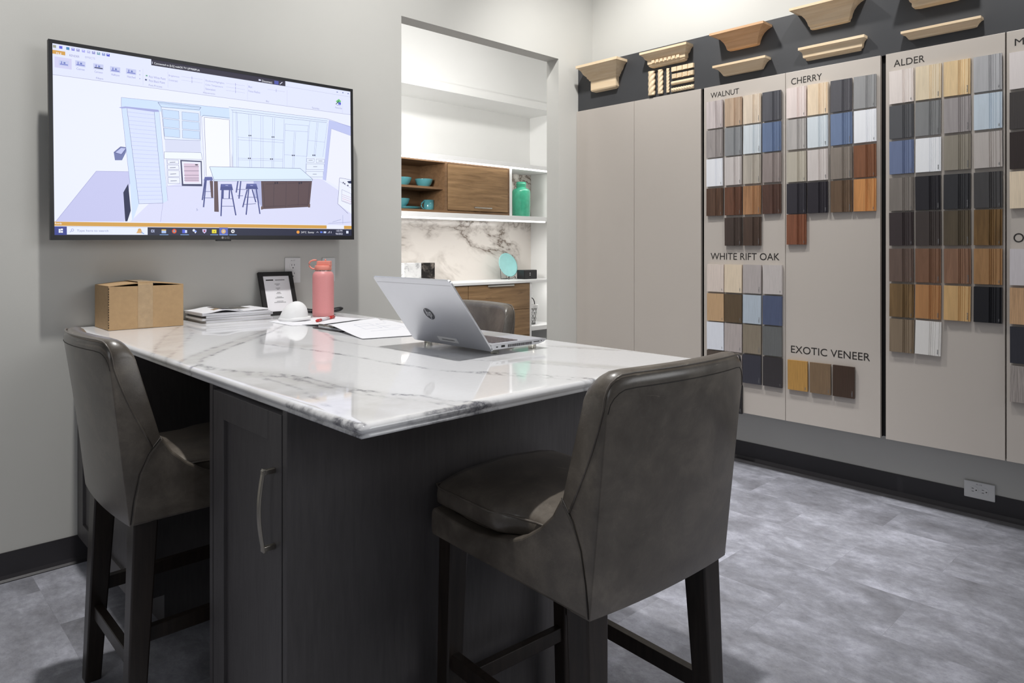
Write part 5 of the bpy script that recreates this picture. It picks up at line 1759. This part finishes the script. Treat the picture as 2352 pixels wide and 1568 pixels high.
ffffff 6417,163 6385,147 6378,176 6414,176
ffffff 6414,176 6378,176 6385,205 6417,189
ffffff 6417,189 6385,205 6403,228 6426,200
ffffff 6426,200 6403,228 6430,241 6438,205
ffffff 6438,205 6430,241 6459,241 6451,206
ffffff 6451,206 6459,241 6486,228 6463,200
ffffff 6463,200 6486,228 6504,205 6472,189
ffffff 6472,189 6504,205 6511,176 6475,176
ffffff 6499,185 6529,186 6529,168 6499,167
ffffff 6489,144 6510,123 6498,110 6476,132
ffffff 6453,122 6453,92 6435,92 6435,122
ffffff 6413,131 6391,110 6379,123 6400,144
ffffff 6391,167 6361,167 6360,185 6390,185
ffffff 6400,208 6379,229 6392,242 6413,221
ffffff 6436,230 6436,261 6454,261 6454,230
ffffff 6476,221 6498,243 6511,230 6489,208
88b0e8 3544,32 3870,32 3870,10 3544,10
88b0e8 4326,34 4654,34 4654,11 4326,11
88b0e8 5504,36 5828,36 5828,13 5504,13
88b0e8 5875,36 6235,36 6235,13 5875,13
88b0e8 6289,37 6607,37 6607,13 6289,13
f0a040 9401,159 9477,159 9469,128 9401,159
f0a040 9401,159 9469,128 9448,104 9401,159
f0a040 9401,159 9448,104 9418,90 9401,159
f0a040 9401,159 9418,90 9384,90 9401,159
f0a040 9401,159 9384,90 9354,103 9401,159
f0a040 9401,159 9354,103 9333,128 9401,159
f0a040 9401,159 9333,128 9326,159 9401,159
f0a040 9401,159 9326,159 9333,189 9401,159
f0a040 9401,159 9333,189 9354,214 9401,159
f0a040 9401,159 9354,214 9384,228 9401,159
f0a040 9401,159 9384,228 9418,228 9401,159
f0a040 9401,159 9418,228 9448,215 9401,159
f0a040 9401,159 9448,215 9470,190 9401,159
f0a040 9401,159 9470,190 9477,159 9401,159
e0e0f0 10308,143 10358,189 10369,177 10318,131
e0e0f0 10368,189 10419,143 10408,131 10358,177
6080e8 10500,197 10615,197 10615,125 10500,125
d0d8f0 10673,198 10805,198 10805,119 10673,119
e0e0f0 10887,118 10975,211 10986,200 10898,107
e0e0f0 10989,206 10989,112 10973,113 10973,206
e0e0f0 11079,200 11079,119 11059,119 11059,200
e8ecff 11858,231 11980,231 11980,109 11858,109
"""
TVT=[('FILE','ffffff',0.0115,0.6529,0.0166,0.0071),
('RENDER','9a9ac4',0.0527,0.6522,0.0318,0.0077),
('EFFECTS','b4b4d8',0.1031,0.6544,0.0322,0.0073),
('Canvas','9a9ad0',0.0748,0.6073,0.0262,0.0078),
('Cartoon','9a9ad0',0.1332,0.6060,0.0271,0.0079),
('Halftone','9a9ad0',0.1892,0.6044,0.0279,0.0080),
('Hatched','9a9ad0',0.2439,0.6050,0.0287,0.0082),
('Filters','9898c8',0.1383,0.5830,0.0234,0.0074),
('Pick White Point','9a9ad0',0.3212,0.6161,0.0613,0.0089),
('Pick Black Point','9a9ad0',0.3211,0.6006,0.0587,0.0089),
('Post-Process','a0a0c8',0.3201,0.5838,0.0492,0.0078),
('Brightness:','a0a0d4',0.3942,0.6322,0.0418,0.0079),
('Contrast:','a0a0d4',0.3941,0.6152,0.0348,0.0079),
('Shadows/Highlights:','9a9ad0',0.5370,0.6339,0.0783,0.0082),
('Color Temperature:','9a9ad0',0.5370,0.6175,0.0724,0.0082),
('Saturation:','9a9ad0',0.5370,0.6011,0.0414,0.0082),
('Adjustments','a0a0c8',0.5267,0.5833,0.0487,0.0082),
('Blur:','a0a0d4',0.7177,0.6361,0.0174,0.0085),
('Focus Radius:','a0a0d4',0.7176,0.6178,0.0527,0.0085),
('Blur','a0a0c8',0.7959,0.5843,0.0142,0.0081),
('Favorites','a0a0c8',1.0146,0.5835,0.0357,0.0085),
('Save','a0a0c8',1.1413,0.6130,0.0195,0.0087),
('Favorite','a0a0c8',1.1338,0.6000,0.0346,0.0087),
('Connected to [LG] webOS TV UP7000PUA','ffffff',0.3404,0.6704,0.1741,0.0100),
('Disconnect','ffffff',0.7781,0.6698,0.0464,0.0093),
('Ready','ffffff',0.0015,0.0369,0.0218,0.0082),
('Type here to search','8a90b8',0.0706,0.0105,0.1031,0.0094),
('24°C  Sunny','ffffff',0.9553,0.0088,0.0632,0.0110),
('1:03 PM','f0f0ff',1.1337,0.0188,0.0316,0.0087),
('9/6/2022','f0f0ff',1.1299,0.0046,0.0368,0.0087),
]



def hexlin(h):
    return tuple(lin(int(h[i:i + 2], 16)) for i in (0, 2, 4)) + (1.0,)


def screen_image():
    bm = bmesh.new()
    lay = bm.loops.layers.float_color.new('screen_colour')
    n = [0]

    def put(pts, c):
        y = 0.0018 - n[0] * 1.6e-6
        n[0] += 1
        vs = [bm.verts.new((min(max(u, 0), W_) - W_ / 2, y, sz0 + min(max(v, 0), H_))) for u, v in pts]
        try:
            f = bm.faces.new(vs)
        except ValueError:
            return
        for lp in f.loops:
            lp[lay] = c
    put([(0, 0), (W_, 0), (W_, H_), (0, H_)], hexlin('f2f4ff'))
    for ln in TVP.strip().split('\n'):
        q = ln.split(' ')
        put([tuple(int(k) / 1e4 for k in p.split(',')) for p in q[1:]], hexlin(q[0]))
    for s, c, u, v, w, h in TVT:
        vs, fs = text_polys(s)
        for f in fs:
            put([(u + vs[i][0] * w, v + vs[i][1] * h) for i in f], hexlin(c))
            n[0] -= 1
        n[0] += 1
    for f in bm.faces:
        f.normal_update()
        if f.normal.y > 0:
            f.normal_flip()
    me = bpy.data.meshes.new('screen')
    bm.to_mesh(me)
    bm.free()
    mt = NT('lit_screen_picture')
    at = mt.n('ShaderNodeVertexColor')
    at.layer_name = 'screen_colour'
    tint = mt.mix(1.0, at.outputs['Color'], (0.93, 0.95, 1.0, 1), 'MULTIPLY')
    mt.l(tint, mt.b.inputs['Emission Color'])
    mt.b.inputs['Emission Strength'].default_value = 1.0
    mt.b.inputs['Base Color'].default_value = (0.01, 0.01, 0.012, 1)
    mt.b.inputs['Roughness'].default_value = 0.35
    me.materials.append(mt.m)
    o = bpy.data.objects.new('screen', me)
    COL.objects.link(o)
    o.parent = tv
    o['label'] = 'lit screen with line drawing of a kitchen island and stools'
    return o


screen_image()

# ================================================================ things on the table
# cardboard box
t = thing('cardboard_box', 'taped brown cardboard box on the table corner by the wall', 'box', (0.83, 2.962, CT))
bx0, bx1, by0, by1, bh = -0.1305, 0.1305, -0.095, 0.095, 0.160
m = MB()
tk = 0.004
m.box(bx0, bx1, by0, by0 + tk, 0.001, bh).box(bx0, bx1, by1 - tk, by1, 0.001, bh)
m.box(bx0, bx0 + tk, by0 + tk, by1 - tk, 0.001, bh).box(bx1 - tk, bx1, by0 + tk, by1 - tk, 0.001, bh)
m.box(bx0 + tk, bx1 - tk, by0 + tk, by1 - tk, 0.001, 0.006)
obj('carton', m, CARD, t, bevel=0.0008)
m = MB()
for sx in (-1, 1):       # long flaps hinged at the ends and tented in the middle
    e = bx0 if sx < 0 else bx1
    mid = 0.004 + sx * 0.001
    pts = [(e, bh), (e * 0.5, bh + 0.007), (mid, bh + 0.012)]
    m.loops([[(x, by0 + 0.001, z), (x, by1 - 0.001, z), (x, by1 - 0.001, z + 0.003), (x, by0 + 0.001, z + 0.003)] for x, z in pts])
obj('top_flap', m, CARD, t)
m = MB()
m.box(bx0 + 0.006, bx1 - 0.006, by0 + 0.006, by1 - 0.006, bh - 0.012, bh - 0.008)
obj('inner_flap', m, CARDIN, t)
m = MB()
tx0, tx1 = -0.032, 0.020
m.loops([[(tx0, y, z), (tx1, y, z), (tx1, y + d, z + e), (tx0, y + d, z + e)] for y, z, d, e in ((by0 - 0.0008, 0.004, 0.0006, 0), (by0 - 0.0008, 0.08, 0.0006, 0), (by0 - 0.0012, bh + 0.004, 0.0006, 0), (by0 + 0.003, bh + 0.0162, 0, 0.0006), (by1, bh + 0.0162, 0, 0.0006))])
obj('packing_tape', m, TAPE, t, smooth=False)
m = MB()
for k in range(16):
    z = 0.008 + k * 0.0094
    m.box(bx0 - 0.0006, bx0 + 0.002, by0 - 0.0006, by0 + 0.002, z, z + random.uniform(0.003, 0.007))
obj('torn_edge', m, CARDIN, t)

# magazines
cols = [('grey', (150, 146, 142)), ('white', (226, 224, 222)), ('black-covered', (60, 58, 60)), ('white', (224, 224, 226)), ('white', (232, 232, 234))]
mlab = ['grey magazine, lowest of the stack beside the cardboard box', 'white magazine, second from bottom of the stack beside the cardboard box', 'dark-covered magazine in the middle of the stack beside the box', 'white magazine, second from top of the stack beside the box']
z = CT
for k, th in enumerate((0.011, 0.009, 0.010, 0.009)):
    w2, d2 = 0.142, 0.098
    t = thing('magazine', mlab[k], 'magazine', (1.185 + (0.004, -0.006, 0.003, -0.008)[k], 2.972, z), math.radians((0.6, -1.2, 1.0, -0.6)[k]), 'stacked magazines on the table')
    obj('pages', MB().box(-w2 + 0.002, w2 - 0.002, -d2 + 0.002, d2 - 0.002, 0.0008, th - 0.0008), PAPER, t)
    cm = pm('magazine_cover', cols[k][1], 0.3, var=0.1, scale=9)
    m = MB()
    m.box(-w2, w2, -d2, d2, th - 0.0008, th).box(-w2, w2, -d2, d2, 0, 0.0008).box(-w2 - 0.0006, -w2, -d2, d2, 0, th)
    obj('cover', m, cm, t)
    z += th
t = thing('magazine', 'open-bent white magazine with dark cover photos, on top of the stack', 'magazine', (1.172, 2.972, z), math.radians(1.5), 'stacked magazines on the table')


def bent(x0, x1, y0, y1, f, zoff, mat, name, th=0.003, n=18):
    mm = MB()
    R_ = []
    for i in range(n + 1):
        x = x0 + (x1 - x0) * i / n
        zz = f(x) + zoff
        R_.append([(x, y0, zz), (x, y1, zz), (x, y1, zz + th), (x, y0, zz + th)])
    mm.loops(R_)
    return obj(name, mm, mat, t, smooth=False)


fb = lambda x: 0.0 + 0.010 * math.exp(-((x + 0.05) / 0.045) ** 2) + 0.004 * max(0, (x - 0.02) / 0.12)
bent(-0.14, 0.14, -0.095, 0.097, fb, 0.0005, PAPER, 'pages')
for k, (a, b_, c, d_, colr) in enumerate(((-0.06, -0.01, -0.05, 0.06, (92, 80, 66)), (-0.01, 0.045, 0.0, 0.085, (70, 68, 66)), (0.045, 0.095, -0.01, 0.09, (110, 106, 98)), (-0.055, 0.03, -0.085, -0.05, (58, 62, 92)), (-0.08, -0.055, -0.06, -0.02, (190, 160, 120)))):
    bent(a, b_, c, d_, fb, 0.0036, pm('cover_photo', colr, 0.25, var=0.4, scale=40), 'cover_photo', 0.0003, 6)

# framed notice
t = thing('picture_frame', 'black picture frame with a printed notice leaning on the back wall', 'picture frame', (1.431, 3.0, CT))
t.rotation_euler = (math.radians(-20.5), 0, 0)
fw, fh, bd = 0.163, 0.207, 0.020
m = MB()
m.box(-fw / 2, -fw / 2 + bd, 0, 0.014, 0, fh).box(fw / 2 - bd, fw / 2, 0, 0.014, 0, fh)
m.box(-fw / 2 + bd, fw / 2 - bd, 0, 0.014, 0, bd).box(-fw / 2 + bd, fw / 2 - bd, 0, 0.014, fh - bd, fh)
m.box(-fw / 2 + 0.004, fw / 2 - 0.004, 0.012, 0.016, 0.004, fh - 0.004)
obj('frame', m, BLACKM, t, bevel=0.0015)
sh = obj('sheet', MB().box(-fw / 2 + bd - .001, fw / 2 - bd + .001, 0.004, 0.0055, bd - .001, fh - bd + .001), PAPER, t)
m = MB()
m.box(-0.050, -0.015, 0.0032, 0.004, 0.166, 0.171)
obj('dark_banner', m, BLACKM, sh)
m = MB()
x = -0.006
while x < 0.036:
    l = random.uniform(0.002, 0.005)
    m.box(x, x + l, 0.0034, 0.004, 0.1665, 0.170)
    x += l + 0.0008
for zc, wl in ((0.148, 0.026), (0.143, 0.014), (0.128, 0.022), (0.123, 0.012), (0.108, 0.016), (0.103, 0.024), (0.087, 0.026), (0.082, 0.042), (0.066, 0.03), (0.061, 0.056)):
    x = -wl / 2 + 0.002
    while x < wl / 2:
        l = random.uniform(0.0015, 0.004)
        m.box(x, x + l, 0.0034, 0.004, zc, zc + 0.002)
        x += l + 0.0008
obj('print', m, GREYIN, sh)
m = MB()
m.loops([[(-0.02, 0.016, 0.15), (0.02, 0.016, 0.15), (0.02, 0.019, 0.15), (-0.02, 0.019, 0.15)], [(-0.03, 0.034, 0.0145), (0.03, 0.034, 0.0145), (0.03, 0.037, 0.0155), (-0.03, 0.037, 0.0155)]])
obj('easel_back', m, BLACKM, t)

# loose papers, portfolio, pens
m = MB()
m.prism([(1.262, 2.775), (1.262, 2.560), (1.345, 2.508), (1.60, 2.60), (1.566, 2.785)], CT + 0.0004, CT + 0.0016, 'z')
mark(obj('paper_sheet', m, PAPER, loc=(1.42, 2.67, CT)), 'white paper sheet lying under the dust mask and red pen', 'paper')
t = thing('portfolio', 'thin dark portfolio folder with a pen, under the bent plan sheets', 'folder', (1.37, 2.37, CT))
obj('back_cover', MB().prism([(-0.085, 0.072), (-0.082, -0.120), (0.10, -0.13), (0.10, 0.07)], 0.0004, 0.003, 'z'), BLACK, t)
obj('pad', MB().prism([(-0.068, 0.06), (-0.066, -0.108), (0.095, -0.118), (0.095, 0.06)], 0.003, 0.007, 'z'), PAPER, t)
obj('front_cover', MB().prism([(-0.062, 0.066), (-0.056, -0.10), (0.10, -0.115), (0.10, 0.066)], 0.007, 0.0095, 'z'), BLACK, t)
t = thing('pen', 'silver pen on the edge of the dark portfolio', 'pen', (1.312, 2.38, CT + 0.0072), math.radians(-86))
obj('barrel', MB().tube([(-0.055, 0, 0.004), (0.045, 0, 0.004)], 0.004, 12), NICKEL, t, smooth=True)
obj('tip', MB().lathe([(0.004, 0), (0.001, 0.012)], 10), BLACK, t, smooth=True)
t.children[1].rotation_euler = (0, math.radians(90), 0)
t.children[1].location = (0.045, 0, 0.004)


def sheet():
    """drawing sheet bulging over the folder: gutter edge -> free edge"""
    mm = MB()
    A0, A1 = Vector((1.315, 2.405)), Vector((1.244, 2.023))
    B0, B1 = Vector((1.598, 2.500)), Vector((1.535, 1.955))
    nu, nv = 22, 14
    top, botm = [], []
    for j in range(nv + 1):
        v = j / nv
        rt, rb = [], []
        for i in range(nu + 1):
            u = i / nu
            p = (A0 * (1 - u) + A1 * u) * (1 - v) + (B0 * (1 - u) + B1 * u) * v
            k = max(0.0, 1 - abs(p.y - 2.37) / 0.36)
            z = 0.0022 + 0.0155 * k * k * (3 - 2 * k) * (1 - 0.4 * v) - 0.010 * math.exp(-(u / 0.10) ** 2) * (1 if v < 2 else 0)
            z = max(0.0112 if (u < 0.42 and v < .62) else 0.0022, z) if u > 0.06 else max(0.0112, z)
            rt.append((p.x, p.y, CT + z + 0.0006))
            rb.append((p.x, p.y, CT + z))
        top.append(rt)
        botm.append(rb)
    rings = [a + b[::-1] for a, b in zip(top, botm)]
    mm.loops(rings)
    o = obj('plan_sheet', mm, PAPER, smooth=False, loc=(1.42, 2.2, CT))
    mark(o, 'large white plan sheet bent over the portfolio beside the laptop', 'paper')
    q = MB()
    ln = lambda u0, v0, u1, v1: q.bar(tuple(spot(u0, v0)), tuple(spot(u1, v1)), 0.0008, 0.0003)

    def spot(u, v):
        i = min(nu - 1, int(u * nu))
        j = min(nv - 1, int(v * nv))
        P = Vector(top[j][i]).lerp(Vector(top[j][i + 1]), u * nu - i).lerp(Vector(top[j + 1][i]).lerp(Vector(top[j + 1][i + 1]), u * nu - i), v * nv - j)
        return P + Vector((0, 0, 0.0005)) - Vector((1.42, 2.2, CT))
    for a in ((0.30, 0.30, 0.55, 0.30), (0.30, 0.30, 0.30, 0.55), (0.55, 0.30, 0.55, 0.55), (0.30, 0.55, 0.55, 0.55), (0.4, 0.30, 0.4, 0.55), (0.35, 0.62, 0.6, 0.62), (0.35, 0.62, 0.35, 0.8), (0.6, 0.62, 0.6, 0.8), (0.25, 0.85, 0.6, 0.85), (0.48, 0.62, 0.48, 0.75), (0.66, 0.3, 0.66, 0.7)):
        ln(*a)
    obj('drawing_lines', q, PAPERB, o)


sheet()
m = MB()
A = [(1.30, 2.56), (1.318, 2.420), (1.602, 2.516), (1.575, 2.61)]
zz = [0.0018, 0.0132, 0.0125, 0.0020]
m.loops([[(x, y, CT + z) for (x, y), z in zip(A, zz)], [(x, y, CT + z + 0.0006) for (x, y), z in zip(A, zz)]])
mark(obj('paper_sheet', m, PAPER, loc=(1.44, 2.52, CT)), 'white half sheet curling up beside the red pen, next to the plan sheet', 'paper')

# dust mask
t = thing('dust_mask', 'white cup-shaped dust mask lying on papers before the black frame', 'mask', (1.352, 2.735, CT + 0.0016), math.radians(-43))
rings = []
for i in range(15):
    a = PI / 2 * i / 14
    r = math.cos(a)
    zc = 0.074 * math.sin(a) + 0.006
    rings.append([((0.057 * r) * math.cos(2 * PI * j / 36) + 0.014 * math.sin(a), 0.052 * r * math.sin(2 * PI * j / 36), zc) for j in range(36)])
obj('cup', _last(rings), MASKM, t, smooth=True)
fl = [(0.060 + 0.010 * max(0, math.cos(2 * PI * j / 36)), j) for j in range(36)]
obj('flange', _last([[(r * math.cos(2 * PI * j / 36), 0.9 * r * math.sin(2 * PI * j / 36), 0.0 + 0.006 * max(0, math.cos(2 * PI * j / 36))) for r, j in fl],
                     [(r * math.cos(2 * PI * j / 36), 0.9 * r * math.sin(2 * PI * j / 36), 0.010 + 0.008 * max(0, math.cos(2 * PI * j / 36))) for r, j in fl],
                     [(0.9 * r * math.cos(2 * PI * j / 36), 0.8 * r * math.sin(2 * PI * j / 36), 0.016) for r, j in fl]]), MASKM, t, smooth=True)

# water bottle
t = thing('water_bottle', 'pink insulated water bottle with coral straw lid standing by the wall', 'bottle', (1.548, 2.845, CT))
obj('body', MB().lathe([(0.0, 0.0), (0.043, 0.0), (0.0462, 0.004), (0.0466, 0.02), (0.0466, 0.172), (0.0455, 0.183), (0.041, 0.193), (0.0365, 0.197), (0.035, 0.199)], 48), PINK, t, smooth=True)
obj('neck_ring', MB().lathe([(0.0345, 0.197), (0.0345, 0.205)], 40), STEEL, t, smooth=True)
yaw = math.radians(46.403 - 90)
ux = Vector((math.cos(yaw), math.sin(yaw), 0))          # towards the right of the table
lid = obj('lid', MB().lathe([(0.0355, 0.2045), (0.0365, 0.206), (0.0365, 0.222), (0.034, 0.225), (0.0, 0.225)], 40, cap1=False), CORAL, t, smooth=True, bevel=0.0015)
m = MB()
ring = lambda z, k, s: [tuple(ux * (a * k + s) + Vector((0, 0, z)) + Vector((-ux.y, ux.x, 0)) * b_) for a, b_ in ((-0.029, -0.017), (0.034, -0.017), (0.034, 0.017), (-0.029, 0.017))]
m.loops([ring(0.223, 1.0, 0.002), ring(0.234, 0.96, 0.002), ring(0.245, 0.92, 0.003)])
obj('straw_block', m, CORAL, lid, bevel=0.003)
obj('mouthpiece', MB().tube([ux * 0.010 + Vector((0, 0, 0.244)), ux * 0.010 + Vector((0, 0, 0.253))], 0.003, 10), CORAL, lid, smooth=True)
m = MB()
hp_ = [(-0.030, 0.248), (-0.045, 0.248), (-0.057, 0.243), (-0.063, 0.233), (-0.062, 0.222), (-0.054, 0.213), (-0.044, 0.209), (-0.034, 0.210)]
m.tube([ux * a + Vector((0, 0, z)) for a, z in hp_], 0.0038, 10)
obj('carry_loop', m, CORAL, lid, smooth=True)
vd = Vector((-0.48, -0.88, 0)).normalized()
m = MB()
for k in range(6):
    a = math.radians(-61 + 14 + k * 2.2 - 90 + 28)
    m.box(0, 0.0003, 0, 0.0014, 0.028, 0.0296)
    for vtx in list(m.bm.verts)[-8:]:
        p = Matrix.Rotation(a + PI / 2, 3, 'Z') @ Vector((0.0466 + vtx.co.x, vtx.co.y, vtx.co.z))
        vtx.co = p
obj('small_print', m, GREYIN, t)

# remote control
t = thing('remote_control', 'black television remote lying behind the pink water bottle', 'remote', (1.600, 2.962, CT), math.radians(-24))
rings = []
for i in range(21):
    x = -0.100 + 0.2 * i / 20
    e = math.sqrt(max(0.02, 1 - (abs(x) / 0.1015) ** 6))
    w = (0.021 + 0.003 * math.cos(x * 25)) * e
    h = (0.010 + 0.006 * (x / 0.1) ** 2) * e
    zc = 0.0105 + 0.010 * (x / 0.1) ** 2
    rings.append([(x, w * math.cos(2 * PI * j / 16), zc + h * 0.9 * math.sin(2 * PI * j / 16)) for j in range(16)])
obj('body', _last(rings), BLACK, t, smooth=True)
for k, (c, nm) in enumerate((((190, 40, 40), 'red'), ((60, 150, 60), 'green'), ((210, 190, 50), 'yellow'), ((60, 80, 180), 'blue'))):
    q = obj('button', MB().lathe([(0.003, 0.0), (0.003, 0.0022)], 12), pm(nm + '_button', c, 0.4), t)
    q.location = (0.052, -0.0105 + 0.007 * k, 0.0205)
    q['label'] = nm + ' button'
m = MB()
m.lathe([(0.011, 0.0165), (0.010, 0.0225)], 20, c=(-0.005, 0, 0))
obj('wheel', m, GREYIN, t)

# red pen
p0, p1 = Vector((1.378, 2.597, 0)), Vector((1.528, 2.709, 0))
t = thing('pen', 'red gel pen with clear barrel lying on the papers by the bottle', 'pen', (1.453, 2.653, CT + 0.0018), math.atan2(p1.y - p0.y, p1.x - p0.x))
obj('barrel', MB().tube([(-0.045, 0, 0.006), (0.04, 0, 0.006)], 0.0052, 14), pm('clear_barrel', (222, 216, 220), 0.1, var=0.1, scale=30), t, smooth=True)
obj('cap', MB().tube([(0.036, 0, 0.006), (0.084, 0, 0.006)], [0.0062, 0.0058], 14), RED, t, smooth=True)
obj('clip', MB().box(0.045, 0.085, -0.0015, 0.0015, 0.0122, 0.0138), RED, t)
obj('end_plug', MB().tube([(-0.084, 0, 0.006), (-0.074, 0, 0.006), (-0.042, 0, 0.006)], [0.004, 0.0062, 0.0056], 14), RED, t, smooth=True)
obj('ink_tube', MB().tube([(0.084, 0, 0.006), (0.093, 0, 0.006)], 0.0035, 10), BLACK, t, smooth=True)

# ================================================================ laptop (hinge towards the screen wall side, display facing the right stool)
LY0, LY1 = 1.465, 1.8375
t = thing('laptop', 'open silver laptop on clear feet near the right edge of the table', 'laptop', (1.315, (LY0 + LY1) / 2, CT))
hw2 = (LY1 - LY0) / 2
m = MB()
m.prism([(0.0, 0.0155), (0.0, 0.0305), (0.205, 0.0305), (0.226, 0.0295), (0.214, 0.0215), (0.19, 0.0165)], -hw2, hw2, 'y')
base = obj('base', m, SILVER, t, bevel=0.0008)
obj('deck', MB().box(0.008, 0.212, -hw2 + 0.003, hw2 - 0.003, 0.0302, 0.0309), SILVERD, base)
obj('trackpad', MB().box(0.135, 0.205, -0.055, 0.055, 0.0308, 0.0311), SILVER, base)
m = MB()
rows = [0.026, 0.041, 0.0585, 0.076, 0.0935, 0.111]
for r, x in enumerate(rows):
    dx = 0.011 if r == 0 else 0.0145
    y = -hw2 + 0.024
    widths = [0.0165] * 18 if r < 5 else [0.0165] * 4 + [0.092] + [0.0165] * 7
    for wk in widths:
        if y + wk > hw2 - 0.022:
            break
        m.box(x, x + dx, y, y + wk, 0.0306, 0.0322)
        y += wk + 0.0028
obj('keyboard', m, KEYS, base)
m = MB()
for x0, x1, z0, z1 in ((0.018, 0.025, 0.0215, 0.0245), (0.038, 0.052, 0.0205, 0.0265), (0.168, 0.193, 0.0235, 0.0258), (0.199, 0.203, 0.024, 0.0262)):
    m.box(x0, x1, -hw2 - 0.0004, -hw2 + 0.002, z0, z1)
obj('port', m, BLACKM, base)
m = MB()
for k in range(24):
    m.box(0.064 + k * 0.0041, 0.0664 + k * 0.0041, -hw2 - 0.0004, -hw2 + 0.002, 0.0185, 0.0265)
obj('vent', m, BLACKM, base)
for x in (0.038, 0.19):
    for y in (-hw2 + 0.028, hw2 - 0.028):
        q = obj('foot', MB().lathe([(0.012, 0.0), (0.012, 0.0168)], 24), ACRYL, t, bevel=0.001)
        q.location = (x, y, 0)
# lid: local x along the slope, tilted back
LL = 0.2565
ang = math.atan2(0.2035, -0.154)
sx, sz = math.cos(ang), math.sin(ang)
nx_, nz_ = -sz, sx                              # outward normal (towards -X, slightly down... outer face)
L0 = Vector((0.004, 0, 0.011))


def LP(s, y, o):
    """point on the lid: s along the slope, y across, o outward from the outer face"""
    n = Vector((-math.sin(ang), 0, math.cos(ang)))
    return L0 + Vector((sx, 0, sz)) * s + n * o + Vector((0, y, 0))


m = MB()
prof = []
R0 = 0.010
for cy, cs, a0 in ((hw2 - R0, LL - R0, 0), (-hw2 + R0, LL - R0, 90), (-hw2 + R0 / 2, R0 / 2, 180), (hw2 - R0 / 2, R0 / 2, 270)):
    rr = R0 if cs > 0.1 else R0 / 2
    for k in range(5):
        a = math.radians(a0 + 22.5 * k)
        prof.append((cs + rr * math.sin(a), cy + rr * math.cos(a)))
m.loops([[tuple(LP(s, y, 0.0)) for s, y in prof], [tuple(LP(s, y, -0.0052)) for s, y in prof]])
lidn = obj('lid', m, SILVER, t, bevel=0.0007)
m = MB()
m.loops([[tuple(LP(s, y, o)) for s, y in ((0.02, -hw2 + 0.006), (0.02, hw2 - 0.006), (LL - 0.006, hw2 - 0.006), (LL - 0.006, -hw2 + 0.006))] for o in (-0.0050, -0.0056)])
obj('display', m, BLACK, lidn)
m = MB()
m.loops([[tuple(LP(s, y, o)) for s, y in ((LL - 0.019, -hw2 + 0.008), (LL - 0.019, hw2 - 0.008), (LL - 0.0175, hw2 - 0.008), (LL - 0.0175, -hw2 + 0.008))] for o in (-0.001, 0.00015)])
obj('antenna_line', m, pm('antenna_strip', (188, 188, 192), 0.4), lidn)
m = MB()
cs = 0.4826 * LL
circ = [(cs + 0.0215 * math.sin(2 * PI * k / 48), 0.008 + 0.0215 * math.cos(2 * PI * k / 48)) for k in range(48)]
m.loops([[tuple(LP(s, y, 0.0)) for s, y in circ], [tuple(LP(s, y, 0.0005)) for s, y in circ]])
lg = obj('logo_disc', m, LOGO, lidn)
m = MB()
up = Vector((sx, 0, sz))
# slanted h and p drawn as strokes; reading direction is -Y as seen from outside
q = lambda a, b: LP(cs + b + 0.0, 0.008 - a - 0.20 * b, 0.0008)


def stroke(a0, b0, a1, b1, w=0.0030):
    m.face([q(a0 - w / 2, b0), q(a0 + w / 2, b0), q(a1 + w / 2, b1), q(a1 - w / 2, b1)])


def hstroke(a0, b0, a1, w=0.0026):
    m.face([q(a0, b0 - w / 2), q(a1, b0 - w / 2), q(a1, b0 + w / 2), q(a0, b0 + w / 2)])


stroke(-0.0105, -0.0085, -0.0105, 0.0185)
stroke(-0.0035, -0.0085, -0.0035, 0.0060)
hstroke(-0.0105, 0.0068, -0.0030)
stroke(0.0030, -0.0185, 0.0030, 0.0078)
stroke(0.0105, -0.0078, 0.0105, 0.0068)
hstroke(0.0030, 0.0072, 0.0110)
hstroke(0.0030, -0.0080, 0.0108)
obj('logo_letters', m, SILVER, lg)['label'] = 'silver letters hp'
m = MB()
m.loops([[tuple(LP(s, y, o)) for s, y in ((0.014, -0.050), (0.014, 0.042), (0.032, 0.042), (0.032, -0.050))] for o in (0.0, 0.0004)])
stk = obj('asset_label', m, WPLAST, lidn)
m = MB()
y = 0.024
while y > -0.034:
    l = random.uniform(0.002, 0.005)
    m.face([LP(0.021, y, 0.0006), LP(0.025, y, 0.0006), LP(0.025, y - l, 0.0006), LP(0.021, y - l, 0.0006)])
    y -= l + 0.001
obj('printed_line', m, GREYIN, stk)
